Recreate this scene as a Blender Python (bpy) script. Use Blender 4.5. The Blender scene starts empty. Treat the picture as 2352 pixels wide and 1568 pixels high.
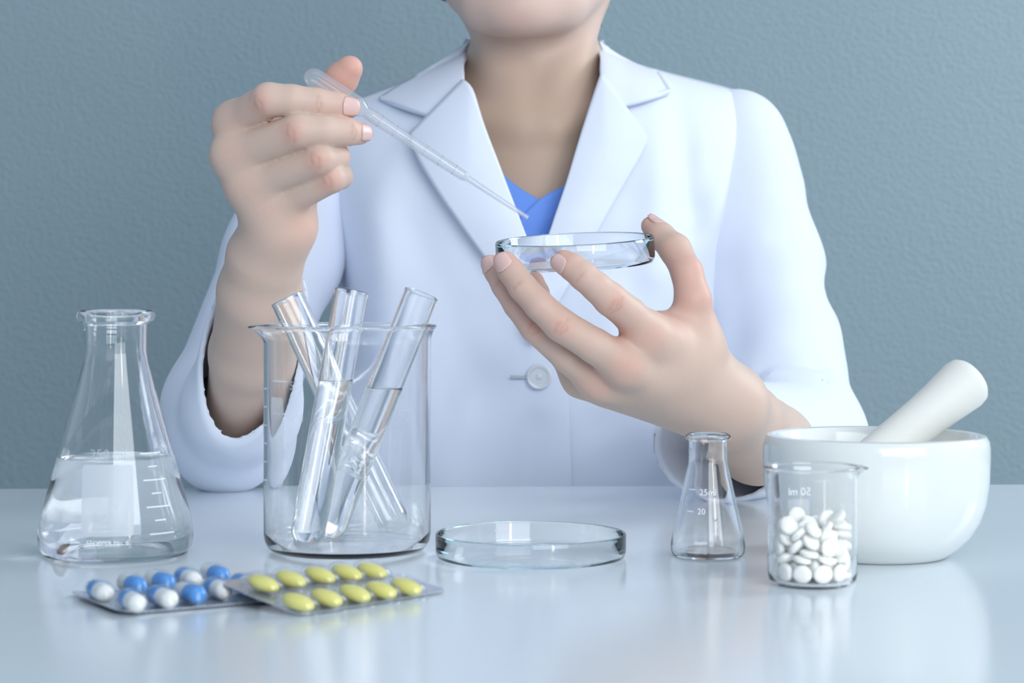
import bpy, bmesh, math, random
import numpy as np
from mathutils import Vector, Matrix, Euler, noise as mnoise

# ------------------------------------------------------------------ camera, world, lights, exposure
F, CX, HY, H = 5000.0, 1176.0, 600.0, 0.16      # focal length in pixels, principal column, horizon row, lens height over the table
SC = bpy.context.scene
COL = SC.collection
cam = bpy.data.cameras.new('camera')
cam.sensor_width = 23.5
cam.lens = 23.5 * F / 2352.0
cam.shift_y = -(784.0 - HY) / 2352.0
cam.clip_start = 0.02
cam.dof.use_dof = True
cam.dof.focus_distance = 1.33
cam.dof.aperture_fstop = 7.5
cam_o = bpy.data.objects.new('camera', cam); COL.objects.link(cam_o)
cam_o.location = (0, 0, H); cam_o.rotation_euler = (math.pi / 2, 0, 0)
SC.camera = cam_o

w = bpy.data.worlds.new('world'); SC.world = w; w.use_nodes = True
w.node_tree.nodes['Background'].inputs[0].default_value = (0.62, 0.79, 1.0, 1)
w.node_tree.nodes['Background'].inputs[1].default_value = 0.50

def area(name, loc, target, sx, sy, power, col):
    l = bpy.data.lights.new(name, 'AREA'); l.shape = 'RECTANGLE'; l.size = sx; l.size_y = sy
    l.energy = power; l.color = col
    o = bpy.data.objects.new(name, l); COL.objects.link(o); o.location = loc
    o.rotation_euler = (Vector(target) - Vector(loc)).to_track_quat('-Z', 'Y').to_euler()
    return o
area('wall_fill_light', (1.85, 1.88, 1.10), (0.2, 2.42, 0.7), 0.7, 1.2, 27, (0.90, 0.96, 1.0))  # added lamp out of frame, brightens the right side of the wall
area('front_window_light', (0.90, -0.85, 0.98), (0.0, 1.5, 0.15), 1.9, 1.35, 44, (0.91, 0.96, 1.0))
area('room_light', (0.95, -0.75, 0.55), (0.0, 1.4, 0.1), 0.10, 0.8, 4.0, (1.0, 0.86, 0.68))
area('ceiling_light', (0.2, 0.5, 2.1), (0.1, 1.4, 0.0), 1.6, 1.0, 5, (0.95, 0.98, 1.0))

SC.view_settings.view_transform = 'Standard'
SC.view_settings.look = 'None'
SC.view_settings.exposure = -0.05
SC.view_settings.gamma = 1.0
SC.view_settings.use_curve_mapping = False
cy = SC.cycles
cy.use_denoising = True
cy.use_adaptive_sampling = True; cy.adaptive_threshold = 0.03
cy.max_bounces = 32; cy.transmission_bounces = 32; cy.glossy_bounces = 10; cy.diffuse_bounces = 5; cy.transparent_max_bounces = 24
cy.caustics_refractive = True; cy.caustics_reflective = False
cy.sample_clamp_indirect = 0.0; cy.blur_glossy = 0.0

# ------------------------------------------------------------------ helpers
def P(px, py, d):
    """the point that stands d metres in front of the lens and shows at pixel px, py"""
    return Vector(((px - CX) / F * d, d, H + (HY - py) / F * d))
def link(name, me, mat=None, parent=None, smooth=True):
    o = bpy.data.objects.new(name, me); COL.objects.link(o)
    if mat is not None: me.materials.append(mat)
    if smooth and len(me.polygons):
        me.polygons.foreach_set('use_smooth', [True] * len(me.polygons))
    if parent is not None: o.parent = parent
    return o
def tag(o, label=None, cat=None, group=None, kind=None):
    if label: o['label'] = label
    if cat: o['category'] = cat
    if group: o['group'] = group
    if kind: o['kind'] = kind
    return o
def empty(name, loc, label, cat, group=None):
    o = bpy.data.objects.new(name, None); COL.objects.link(o); o.location = loc
    o.empty_display_size = 0.01
    return tag(o, label, cat, group)
def mesh_from(name, V, Fc):
    me = bpy.data.meshes.new(name); me.from_pydata([tuple(v) for v in V], [], [tuple(f) for f in Fc]); me.update(); return me
def bm_mesh(name, bm):
    me = bpy.data.meshes.new(name); bmesh.ops.recalc_face_normals(bm, faces=bm.faces[:]); bm.to_mesh(me); bm.free(); return me
def lathe(name, prof, seg=72, deform=None):
    V, Fc, rings = [], [], []
    for r, z in prof:
        if r < 1e-7:
            rings.append([len(V)]); V.append((0, 0, z))
        else:
            rings.append(list(range(len(V), len(V) + seg)))
            for i in range(seg):
                a = 2 * math.pi * i / seg; V.append((r * math.cos(a), r * math.sin(a), z))
    for A, B in zip(rings[:-1], rings[1:]):
        for i in range(seg):
            j = (i + 1) % seg
            if len(A) == 1 and len(B) == 1: continue
            if len(A) == 1: Fc.append((A[0], B[j], B[i]))
            elif len(B) == 1: Fc.append((A[i], A[j], B[0]))
            else: Fc.append((A[i], A[j], B[j], B[i]))
    if deform: V = [deform(*v) for v in V]
    me = mesh_from(name, V, Fc)
    bm = bmesh.new(); bm.from_mesh(me); bmesh.ops.recalc_face_normals(bm, faces=bm.faces[:]); bm.to_mesh(me); bm.free()
    me.polygons.foreach_set('use_smooth', [True] * len(me.polygons)); me.set_sharp_from_angle(angle=math.radians(38))
    return me
def grid_mesh(name, rows, thick=0.0, closed=False):
    """rows of points -> quads; thick gives a second layer behind and a rim"""
    R = [[Vector(p) for p in r] for r in rows]
    nr, nc = len(R), len(R[0])
    V = [p for r in R for p in r]; Fc = []
    idx = lambda i, j: i * nc + (j % nc)
    jm = nc if closed else nc - 1
    for i in range(nr - 1):
        for j in range(jm):
            Fc.append((idx(i, j), idx(i, j + 1), idx(i + 1, j + 1), idx(i + 1, j)))
    me = mesh_from(name, V, Fc)
    if thick:
        bm = bmesh.new(); bm.from_mesh(me)
        bmesh.ops.recalc_face_normals(bm, faces=bm.faces[:])
        bmesh.ops.solidify(bm, geom=bm.faces[:], thickness=thick)
        bmesh.ops.recalc_face_normals(bm, faces=bm.faces[:])
        bm.to_mesh(me); bm.free()
    return me
def poly_at(pts, t):
    """point on a polyline at 0..1 of its length"""
    L = [0.0]
    for a, b in zip(pts[:-1], pts[1:]): L.append(L[-1] + math.dist(a, b))
    s = t * L[-1]
    for i in range(len(pts) - 1):
        if s <= L[i + 1] + 1e-9:
            k = (s - L[i]) / max(L[i + 1] - L[i], 1e-9)
            return tuple(pts[i][q] + (pts[i + 1][q] - pts[i][q]) * k for q in range(len(pts[i])))
    return tuple(pts[-1])
def smooth_poly(pts, n=40):
    """Catmull-Rom through the points"""
    out = []
    P_ = [pts[0]] + list(pts) + [pts[-1]]
    m = len(pts) - 1
    for i in range(m):
        p0, p1, p2, p3 = P_[i:i + 4]
        for k in range(n):
            t = k / n
            out.append(tuple(0.5 * ((2 * b) + (-a + c) * t + (2 * a - 5 * b + 4 * c - d) * t * t + (-a + 3 * b - 3 * c + d) * t ** 3) for a, b, c, d in zip(p0, p1, p2, p3)))
    out.append(tuple(pts[-1]))
    return out
def box(bm, c, s, bevel=0.0, M=None):
    r = bmesh.ops.create_cube(bm, size=1.0)
    vs = r['verts']
    bmesh.ops.scale(bm, vec=s, verts=vs); bmesh.ops.translate(bm, vec=c, verts=vs)
    if bevel:
        es = list({e for v in vs for e in v.link_edges})
        bmesh.ops.bevel(bm, geom=es, offset=bevel, segments=2, affect='EDGES', profile=0.5)
    return vs

# ------------------------------------------------------------------ materials
def mat(name, col, rough=0.5, spec=0.5, **kw):
    m = bpy.data.materials.new(name); m.use_nodes = True
    b = m.node_tree.nodes['Principled BSDF']
    b.inputs['Base Color'].default_value = (*col, 1); b.inputs['Roughness'].default_value = rough
    b.inputs['Specular IOR Level'].default_value = spec
    for k, v in kw.items():
        b.inputs[k.replace('_', ' ')].default_value = v
    return m
def nodes(m): return m.node_tree.nodes, m.node_tree.links, m.node_tree.nodes['Principled BSDF']
def add_bump(m, scale, strength, dist=0.001, detail=3, rough=0.5):
    N, L, b = nodes(m)
    tc = N.new('ShaderNodeTexCoord'); n = N.new('ShaderNodeTexNoise'); n.inputs['Scale'].default_value = scale
    n.inputs['Detail'].default_value = detail; n.inputs['Roughness'].default_value = rough
    bp = N.new('ShaderNodeBump'); bp.inputs['Strength'].default_value = strength; bp.inputs['Distance'].default_value = dist
    L.new(tc.outputs['Object'], n.inputs['Vector']); L.new(n.outputs['Fac'], bp.inputs['Height']); L.new(bp.outputs['Normal'], b.inputs['Normal'])
    return n
def add_mottle(m, c0, c1, scale, detail=2, lo=0.35, hi=0.65):
    N, L, b = nodes(m)
    tc = N.new('ShaderNodeTexCoord'); n = N.new('ShaderNodeTexNoise'); n.inputs['Scale'].default_value = scale; n.inputs['Detail'].default_value = detail
    r = N.new('ShaderNodeValToRGB'); r.color_ramp.elements[0].position = lo; r.color_ramp.elements[1].position = hi
    r.color_ramp.elements[0].color = (*c0, 1); r.color_ramp.elements[1].color = (*c1, 1)
    L.new(tc.outputs['Object'], n.inputs['Vector']); L.new(n.outputs['Fac'], r.inputs['Fac']); L.new(r.outputs['Color'], b.inputs['Base Color'])
def glass(name, col=(1, 1, 1), ior=1.47, rough=0.0, absorb=None, dens=0.0):
    m = mat(name, col, rough, 0.5)
    b = m.node_tree.nodes['Principled BSDF']
    b.inputs['Transmission Weight'].default_value = 1.0; b.inputs['IOR'].default_value = ior
    if absorb:
        N, L, _ = nodes(m)
        v = N.new('ShaderNodeVolumeAbsorption'); v.inputs['Color'].default_value = (*absorb, 1); v.inputs['Density'].default_value = dens
        L.new(v.outputs['Volume'], N['Material Output'].inputs['Volume'])
    return m
def film(name, col, fres=1.45, white=0.0, rough=0.08):
    """thin clear plastic: see-through, with a Fresnel gloss and a little milkiness"""
    m = bpy.data.materials.new(name); m.use_nodes = True
    N, L = m.node_tree.nodes, m.node_tree.links
    N.remove(N['Principled BSDF'])
    t = N.new('ShaderNodeBsdfTransparent'); t.inputs[0].default_value = (*col, 1)
    g = N.new('ShaderNodeBsdfGlossy'); g.inputs['Roughness'].default_value = rough
    d = N.new('ShaderNodeBsdfTranslucent'); d.inputs[0].default_value = (0.9, 0.93, 0.97, 1)
    dd = N.new('ShaderNodeBsdfDiffuse'); dd.inputs[0].default_value = (0.9, 0.93, 0.97, 1)
    ad = N.new('ShaderNodeMixShader'); ad.inputs[0].default_value = 0.5
    L.new(d.outputs[0], ad.inputs[1]); L.new(dd.outputs[0], ad.inputs[2])
    m0 = N.new('ShaderNodeMixShader'); m0.inputs[0].default_value = white
    L.new(t.outputs[0], m0.inputs[1]); L.new(ad.outputs[0], m0.inputs[2])
    lw = N.new('ShaderNodeLayerWeight'); lw.inputs[0].default_value = 0.5
    pw = N.new('ShaderNodeMath'); pw.operation = 'POWER'; pw.inputs[1].default_value = 3.0; L.new(lw.outputs['Facing'], pw.inputs[0])
    f = N.new('ShaderNodeMath'); f.operation = 'MULTIPLY_ADD'; f.inputs[1].default_value = fres - 1; f.inputs[2].default_value = 0.04; L.new(pw.outputs[0], f.inputs[0])
    mx = N.new('ShaderNodeMixShader'); L.new(f.outputs[0], mx.inputs[0]); L.new(m0.outputs[0], mx.inputs[1]); L.new(g.outputs[0], mx.inputs[2])
    L.new(mx.outputs[0], N['Material Output'].inputs['Surface'])
    return m

M = {}
M['wall'] = mat('painted_plaster', (0.29, 0.38, 0.42), 0.6, 0.3)
add_mottle(M['wall'], (0.28, 0.368, 0.408), (0.30, 0.392, 0.432), 1.6, 4)
add_bump(M['wall'], 210.0, 0.8, 0.0018, 3, 0.6)
M['table'] = mat('white_laminate', (0.68, 0.735, 0.78), 0.16, 0.5)
M['floor'] = mat('grey_floor', (0.35, 0.38, 0.40), 0.5)
M['leg'] = mat('grey_metal', (0.5, 0.52, 0.55), 0.35, Metallic=0.8)
M['coat'] = mat('white_cotton', (0.73, 0.775, 0.885), 0.85, 0.2, Sheen_Weight=0.15)
add_bump(M['coat'], 1400.0, 0.12, 0.0004, 2)
M['shirt'] = mat('blue_cotton', (0.17, 0.33, 0.83), 0.8, 0.2)
add_bump(M['shirt'], 1600.0, 0.12, 0.0004, 2)
M['button'] = mat('pearl_button', (0.62, 0.65, 0.68), 0.2, 0.6)
M['thread'] = mat('thread', (0.45, 0.48, 0.55), 0.9)
M['hair'] = mat('dark_brown_hair', (0.035, 0.025, 0.02), 0.45, 0.4)
M['nail'] = mat('fingernail', (0.74, 0.50, 0.46), 0.30, 0.5, Subsurface_Weight=0.2)
M['nail'].node_tree.nodes['Principled BSDF'].inputs['Subsurface Radius'].default_value = (0.004, 0.002, 0.001)
M['eye'] = mat('eye_white', (0.8, 0.8, 0.78), 0.1)
M['iris'] = mat('brown_iris', (0.05, 0.03, 0.02), 0.1)
M['glass'] = glass('clear_glass', (1, 1, 1), 1.47)
M['tubeglass'] = glass('tube_glass', (1, 1, 1), 1.45, 0, (0.55, 0.85, 0.88), 6)
M['dishglass'] = glass('teal_edged_glass', (1, 1, 1.0), 1.46, 0, (0.12, 0.74, 0.84), 11)
M['water'] = glass('water', (1, 1, 1), 1.333)
M['print'] = mat('white_enamel', (0.86, 0.90, 0.95), 0.6, 0.3)
M['frost'] = film('frosted_label', (0.94, 0.95, 0.98), 1.15, 0.72, 0.4)
M['faint'] = film('faint_print', (0.97, 0.98, 0.99), 1.15, 0.45, 0.4)
M['ceramic'] = mat('glazed_porcelain', (0.77, 0.79, 0.77), 0.10, 0.5)
M['bisque'] = mat('matt_porcelain', (0.75, 0.74, 0.69), 0.5, 0.3)
M['tablet'] = mat('chalk_tablet', (0.90, 0.89, 0.85), 0.75, 0.2)
add_bump(M['tablet'], 900.0, 0.15, 0.0004, 2)
M['foil'] = mat('aluminium_foil', (0.62, 0.66, 0.74), 0.32, 0.5, Metallic=0.85)
add_bump(M['foil'], 500.0, 0.25, 0.0005, 2)
M['blister'] = film('clear_blister', (0.97, 0.98, 1.0), 1.35, 0.05, 0.06)
M['yellow'] = mat('yellow_coated_tablet', (0.83, 0.76, 0.20), 0.28, 0.5)
M['capblue'] = mat('blue_gelatin', (0.07, 0.30, 0.72), 0.16, 0.5)
M['capwhite'] = mat('white_gelatin', (0.86, 0.85, 0.80), 0.18, 0.5)
M['plastic'] = film('milky_plastic', (0.99, 0.99, 1.0), 1.7, 0.22, 0.10)

# skin: colour comes from the vertex colours (blood under knuckles and tips, shade painted on the neck), pores from noise
sk = mat('skin', (0.7, 0.5, 0.42), 0.48, 0.35, Subsurface_Weight=0.35, Subsurface_Scale=1.0)
N_, L_, b_ = nodes(sk)
b_.inputs['Subsurface Radius'].default_value = (0.009, 0.0026, 0.0013)
va = N_.new('ShaderNodeVertexColor'); va.layer_name = 'skin'
L_.new(va.outputs['Color'], b_.inputs['Base Color'])
add_bump(sk, 420.0, 0.18, 0.0006, 3)
M['skin'] = sk

# ------------------------------------------------------------------ the setting
wall_y = 2.42
bm = bmesh.new(); box(bm, (0.1, wall_y + 0.05, 0.55), (5.0, 0.10, 2.54))
tag(link('wall_back', bm_mesh('wall_back', bm), M['wall'], smooth=False), 'pale blue grey painted plaster wall behind the person', kind='structure')
bm = bmesh.new(); box(bm, (0.1, 0.6, -0.745), (5.0, 3.3, 0.05))
tag(link('floor', bm_mesh('floor', bm), M['floor'], smooth=False), 'plain grey floor under the white table', kind='structure')

yaw = math.atan2(1.5625 - 1.5326, 0.72)
tb = empty('table', (0.0, 0.0, -0.72), 'white glossy laminate table carrying the glassware and medicines', 'table')
def on_table(c, s, bev, nm, m, parent):
    bm = bmesh.new(); vs = box(bm, (0, 0, 0), s, bev)
    bmesh.ops.rotate(bm, verts=bm.verts[:], cent=(0, 0, 0), matrix=Matrix.Rotation(yaw, 3, 'Z'))
    o = link(nm, bm_mesh(nm, bm), m, parent, smooth=False); o.location = (c[0], c[1], c[2] + 0.72); return o
ymid, ydep = 0.947, 1.20
on_table((0.0, ymid, -0.0125), (2.1, ydep, 0.025), 0.0015, 'table_top', M['table'], tb)
for sx in (-1, 1):
    for sy in (-1, 1):
        on_table((sx * 0.95, ymid + sy * 0.5 + sx * 0.04, -0.3725), (0.05, 0.05, 0.695), 0.003, 'leg', M['leg'], tb)

# ------------------------------------------------------------------ implicit surfaces: round cones and ellipsoids blended, then meshed by surface nets
def A3(v): return np.array(v, dtype=np.float64)
class RC:
    def __init__(s, a, b, ra, rb, n=None, f=1.0):
        s.a, s.b, s.ra, s.rb = A3(a), A3(b), ra, rb
        s.n = None if n is None else A3(n) / np.linalg.norm(A3(n)); s.f = f
        s.c = (s.a + s.b) / 2; s.r = np.linalg.norm(s.b - s.a) / 2 + max(ra, rb)
    def ev(s, p):
        ba = s.b - s.a; q = p - s.a
        t = np.clip(q @ ba / max(ba @ ba, 1e-12), 0, 1)
        v = q - t[:, None] * ba
        if s.n is not None:
            v = v + (s.f - 1) * (v @ s.n)[:, None] * s.n
        return np.sqrt((v * v).sum(1)) - (s.ra + (s.rb - s.ra) * t)
class EL:
    def __init__(s, c, rad, rot=None):
        s.c, s.rad = A3(c), A3(rad); s.r = max(rad); s.R = None if rot is None else np.array(Euler(rot).to_matrix())
    def ev(s, p):
        q = p - s.c
        if s.R is not None: q = q @ s.R
        k0 = np.sqrt(((q / s.rad) ** 2).sum(1)); k1 = np.sqrt(((q / s.rad ** 2) ** 2).sum(1)) + 1e-9
        return k0 * (k0 - 1) / k1
class SU:
    def __init__(s, ch, k):
        s.ch, s.k = ch, k
        lo = np.min([c.c - c.r for c in ch], 0); hi = np.max([c.c + c.r for c in ch], 0)
        s.c = (lo + hi) / 2; s.r = np.linalg.norm(hi - lo) / 2
def smin(a, b, k):
    h = np.maximum(k - np.abs(a - b), 0) / k
    return np.minimum(a, b) - h * h * k * 0.25
def ev(n, p, c, R):
    if np.linalg.norm(n.c - c) > R + n.r + 0.03: return None
    if isinstance(n, SU):
        d = None
        for x in n.ch:
            e = ev(x, p, c, R)
            if e is not None: d = e if d is None else smin(d, e, n.k)
        return d
    return n.ev(p)
def surface_nets(fn, lo, hi, h, nb=12, smooth=2):
    """fn(points, centre, radius) -> distances (None = far away)"""
    lo, hi = A3(lo), A3(hi); bs = nb * h
    nblk = np.ceil((hi - lo) / bs).astype(int)
    gi = np.stack(np.meshgrid(*[np.arange(k) for k in nblk], indexing='ij'), -1).reshape(-1, 3)
    cen = lo + (gi + 0.5) * bs; hd = bs * 0.87
    # coarse test, in groups of blocks that stand together
    act = np.zeros(len(gi), bool)
    sup = gi // 4; key = (sup[:, 0] * 997 + sup[:, 1]) * 997 + sup[:, 2]
    order = np.argsort(key, kind='stable'); bounds = np.flatnonzero(np.diff(key[order])) + 1
    for ids in np.split(order, bounds):
        pc = cen[ids]; c = pc.mean(0); R = np.linalg.norm(pc - c, axis=1).max() + hd
        d = fn(pc, c, R)
        if d is not None: act[ids] = np.abs(d) < hd * 1.5 + 0.002
    blk = gi[act]; S = 1 << 13
    ax = np.arange(nb + 1); loc = np.stack(np.meshgrid(ax, ax, ax, indexing='ij'), -1).reshape(-1, 3)
    keys, verts, quads = [], [], []
    cor = np.array([[i, j, k] for i in (0, 1) for j in (0, 1) for k in (0, 1)])
    edges = [(a, b) for a in range(8) for b in range(a + 1, 8) if np.abs(cor[a] - cor[b]).sum() == 1]
    sup = blk // 2; key = (sup[:, 0] * 997 + sup[:, 1]) * 997 + sup[:, 2]
    order = np.argsort(key, kind='stable'); bounds = np.flatnonzero(np.diff(key[order])) + 1
    kf = lambda g: ((g[..., 0] + 2) * S + (g[..., 1] + 2)) * S + (g[..., 2] + 2)
    for ids in (np.split(order, bounds) if len(order) else []):
        b0 = blk[ids] * nb
        G = b0[:, None, :] + loc[None]
        pts = (lo + G * h).reshape(-1, 3)
        c = (pts.min(0) + pts.max(0)) / 2; R = np.linalg.norm(pts.max(0) - pts.min(0)) / 2
        d = fn(pts, c, R)
        if d is None: continue
        d = d.reshape(len(ids), nb + 1, nb + 1, nb + 1); s = d < 0
        cv = np.stack([d[:, i:i + nb, j:j + nb, k:k + nb] for i, j, k in cor], -1)
        cs = cv < 0; n_in = cs.sum(-1); mk = (n_in > 0) & (n_in < 8)
        w_ = np.argwhere(mk)
        if len(w_) == 0: continue
        vals = cv[mk]; acc = np.zeros((len(vals), 3)); cnt = np.zeros(len(vals))
        for a, b in edges:
            m = (vals[:, a] < 0) != (vals[:, b] < 0)
            t = vals[m, a] / (vals[m, a] - vals[m, b])
            acc[m] += cor[a] + t[:, None] * (cor[b] - cor[a]); cnt[m] += 1
        g = b0[w_[:, 0]] + w_[:, 1:]
        verts.append(lo + (g + acc / cnt[:, None]) * h); keys.append(kf(g))
        for axs in range(3):
            sl0 = [slice(None)] + [slice(0, nb)] * 3; sl1 = list(sl0); sl1[1 + axs] = slice(1, nb + 1)
            e = s[tuple(sl0)] != s[tuple(sl1)]
            q = np.argwhere(e)
            if len(q) == 0: continue
            g = b0[q[:, 0]] + q[:, 1:]
            inside = s[tuple(sl0)][e]
            u, v = [(1, 2), (2, 0), (0, 1)][axs]
            du = np.zeros(3, int); du[u] = 1; dv = np.zeros(3, int); dv[v] = 1
            Q = np.stack([kf(g - du - dv), kf(g - dv), kf(g), kf(g - du)], 1)
            Q[~inside] = Q[~inside][:, ::-1]
            quads.append(Q)
    keys = np.concatenate(keys); verts = np.concatenate(verts); quads = np.concatenate(quads)
    o = np.argsort(keys); keys = keys[o]; verts = verts[o]
    qi = np.minimum(np.searchsorted(keys, quads), len(keys) - 1)
    ok = (keys[qi] == quads).all(1); qi = qi[ok]
    E = np.concatenate([qi[:, [0, 1]], qi[:, [1, 2]], qi[:, [2, 3]], qi[:, [3, 0]]])
    E = np.concatenate([E, E[:, ::-1]])
    for it in range(smooth):
        cnt = np.bincount(E[:, 0], minlength=len(verts)); acc = np.stack([np.bincount(E[:, 0], verts[E[:, 1], k], len(verts)) for k in range(3)], 1)
        nz = cnt > 0
        verts[nz] = verts[nz] * 0.45 + 0.55 * acc[nz] / cnt[nz, None]
    return verts, qi
def np_mesh(name, V, Q):
    me = bpy.data.meshes.new(name)
    me.vertices.add(len(V)); me.vertices.foreach_set('co', V.astype(np.float32).ravel())
    me.loops.add(len(Q) * 4); me.loops.foreach_set('vertex_index', Q.astype(np.int32).ravel())
    me.polygons.add(len(Q)); me.polygons.foreach_set('loop_start', np.arange(0, len(Q) * 4, 4, dtype=np.int32))
    me.update(calc_edges=True); me.validate()
    return me
def seg_dist(p, a, b):
    a, b = A3(a), A3(b); ba = b - a; q = p - a
    t = np.clip(q @ ba / max(ba @ ba, 1e-12), 0, 1)
    v = q - t[:, None] * ba
    return np.sqrt((v * v).sum(1))

# ------------------------------------------------------------------ the person: skeleton points in metres
def chain(pts, k=0.0016):
    return SU([RC(a[0], b[0], a[1], b[1]) for a, b in zip(pts[:-1], pts[1:])], k)
mm = 0.001
BLUSH, CREASE = [], []       # (point, radius, strength): redness;  (a, b, width, depth): skin folds
# --- hand holding the pipette (back of the hand to the left, fingers pointing right)
Wr = P(642, 522, 1.345)
r1 = {
 'index':  [(P(541, 284, 1.336), 12.6*mm), (P(617, 229, 1.307), 10.4*mm), (P(670, 231, 1.307), 9.7*mm), (P(726, 237, 1.310), 9.2*mm), (P(772, 243, 1.315), 8.6*mm), (P(799, 247, 1.318), 7.2*mm)],
 'middle': [(P(536, 358, 1.330), 12.6*mm), (P(686, 301, 1.302), 10.4*mm), (P(745, 302, 1.304), 9.3*mm), (P(797, 303, 1.311), 8.5*mm), (P(826, 306, 1.318), 7.1*mm)],
 'ring':   [(P(572, 424, 1.332), 12.0*mm), (P(735, 365, 1.306), 9.8*mm), (P(770, 361, 1.319), 9.0*mm), (P(752, 372, 1.340), 7.6*mm), (P(715, 385, 1.350), 7.0*mm)],
 'pinky':  [(P(618, 476, 1.338), 11.6*mm), (P(762, 410, 1.313), 8.7*mm), (P(781, 405, 1.324), 8.0*mm), (P(766, 412, 1.342), 6.6*mm), (P(735, 424, 1.352), 6.2*mm)],
 'thumb':  [(P(668, 400, 1.378), 13*mm), (P(652, 310, 1.368), 12.0*mm), (P(735, 240, 1.364), 9.8*mm), (P(785, 180, 1.357), 10.2*mm), (P(803, 158, 1.354), 8.4*mm)],
}
palm1 = [RC(Wr, r1['index'][0][0], 17*mm, 12.0*mm), RC(Wr, r1['middle'][0][0], 17*mm, 12.0*mm), RC(Wr, r1['ring'][0][0], 17*mm, 11.5*mm),
         RC(Wr, r1['pinky'][0][0], 17*mm, 11.0*mm), RC(P(668, 508, 1.350), P(678, 468, 1.350), 13.5*mm, 12*mm), RC(P(640, 500, 1.365), P(668, 400, 1.380), 17*mm, 14*mm),
         RC(P(575, 330, 1.352), P(640, 450, 1.356), 14*mm, 15*mm), RC(P(580, 310, 1.356), P(652, 310, 1.368), 12*mm, 11*mm)]
# --- hand holding the dish (back of the hand to the lens, fingers pointing up left)
W2 = P(1672, 930, 1.352)
r2 = {
 'index':  [(P(1488, 772, 1.290), 12.2*mm), (P(1446, 722, 1.277), 10.2*mm), (P(1402, 687, 1.266), 9.9*mm), (P(1370, 659, 1.263), 8.8*mm), (P(1340, 634, 1.263), 8.5*mm), (P(1313, 612, 1.266), 8.0*mm), (P(1296, 600, 1.268), 6.9*mm)],
 'middle': [(P(1436, 838, 1.286), 12.2*mm), (P(1366, 794, 1.272), 10.4*mm), (P(1288, 746, 1.266), 9.8*mm), (P(1240, 702, 1.268), 8.9*mm), (P(1201, 660, 1.273), 8.4*mm), (P(1174, 622, 1.279), 7.9*mm), (P(1163, 603, 1.281), 6.8*mm)],
 'ring':   [(P(1375, 872, 1.300), 11.4*mm), (P(1303, 818, 1.288), 9.6*mm), (P(1229, 752, 1.284), 9.0*mm), (P(1188, 700, 1.289), 8.2*mm), (P(1159, 656, 1.295), 7.8*mm), (P(1139, 622, 1.302), 7.3*mm), (P(1133, 609, 1.304), 6.4*mm)],
 'pinky':  [(P(1335, 868, 1.322), 10.4*mm), (P(1290, 810, 1.325), 8.6*mm), (P(1255, 745, 1.326), 8.0*mm), (P(1243, 705, 1.328), 7.2*mm), (P(1236, 672, 1.331), 6.9*mm), (P(1228, 644, 1.333), 5.8*mm)],
 'thumb':  [(P(1600, 790, 1.325), 14*mm), (P(1592, 688, 1.318), 11.0*mm), (P(1578, 625, 1.322), 9.5*mm), (P(1551, 573, 1.334), 9.6*mm), (P(1517, 541, 1.345), 8.3*mm), (P(1495, 519, 1.351), 6.3*mm)],
}
palm2 = [RC(W2, r2['index'][0][0], 20*mm, 12.5*mm), RC(W2, r2['middle'][0][0], 21*mm, 12.5*mm), RC(W2, r2['ring'][0][0], 20*mm, 12*mm),
         RC(P(1640, 955, 1.358), r2['pinky'][0][0], 18*mm, 11*mm), RC(W2, P(1600, 790, 1.325), 19*mm, 14.5*mm),
         RC(P(1600, 790, 1.325), r2['index'][0][0], 13*mm, 11*mm), RC(P(1585, 830, 1.318), P(1480, 860, 1.305), 15*mm, 13*mm),
         RC(P(1592, 735, 1.328), P(1512, 745, 1.310), 6*mm, 8*mm), RC(P(1540, 900, 1.335), P(1400, 880, 1.325), 16*mm, 12*mm)]
def hand(rays, palm, kf):
    f = [chain(rays[n]) for n in ('index', 'middle', 'ring', 'pinky')]
    th = chain(rays['thumb'], 0.003)
    return SU([SU(f, 0.0010), SU([SU(palm, 0.010), th], 0.009)], kf)
hand1, hand2 = hand(r1, palm1, 0.011), hand(r2, palm2, 0.008)
# --- forearms and hidden upper arms
El1, Sh1 = P(535, 1010, 1.505), P(745, 330, 1.70)
El2, Sh2 = P(1842, 1015, 1.555), P(1690, 330, 1.70)
arm1 = SU([RC(Wr, P(610, 590, 1.360), 17.5*mm, 23.5*mm, (0, 1, 0.3), 1.10), RC(P(610, 590, 1.360), P(596, 670, 1.380), 23.5*mm, 26*mm), RC(P(596, 670, 1.380), P(572, 810, 1.428), 26*mm, 25.5*mm), RC(P(572, 810, 1.428), El1, 25.5*mm, 20*mm), RC(El1, P(650, 600, 1.645), 19*mm, 17*mm), RC(P(650, 600, 1.645), Sh1, 17*mm, 17*mm)], 0.006)
arm2 = SU([RC(W2, P(1705, 972, 1.40), 21*mm, 26*mm), RC(P(1705, 972, 1.40), P(1740, 1010, 1.445), 26*mm, 29*mm), RC(P(1740, 1010, 1.445), El2, 29*mm, 22*mm), RC(El2, P(1790, 850, 1.625), 20*mm, 17*mm), RC(P(1790, 850, 1.625), P(1742, 600, 1.668), 17*mm, 16*mm), RC(P(1742, 600, 1.668), Sh2, 16*mm, 17*mm)], 0.006)
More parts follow.
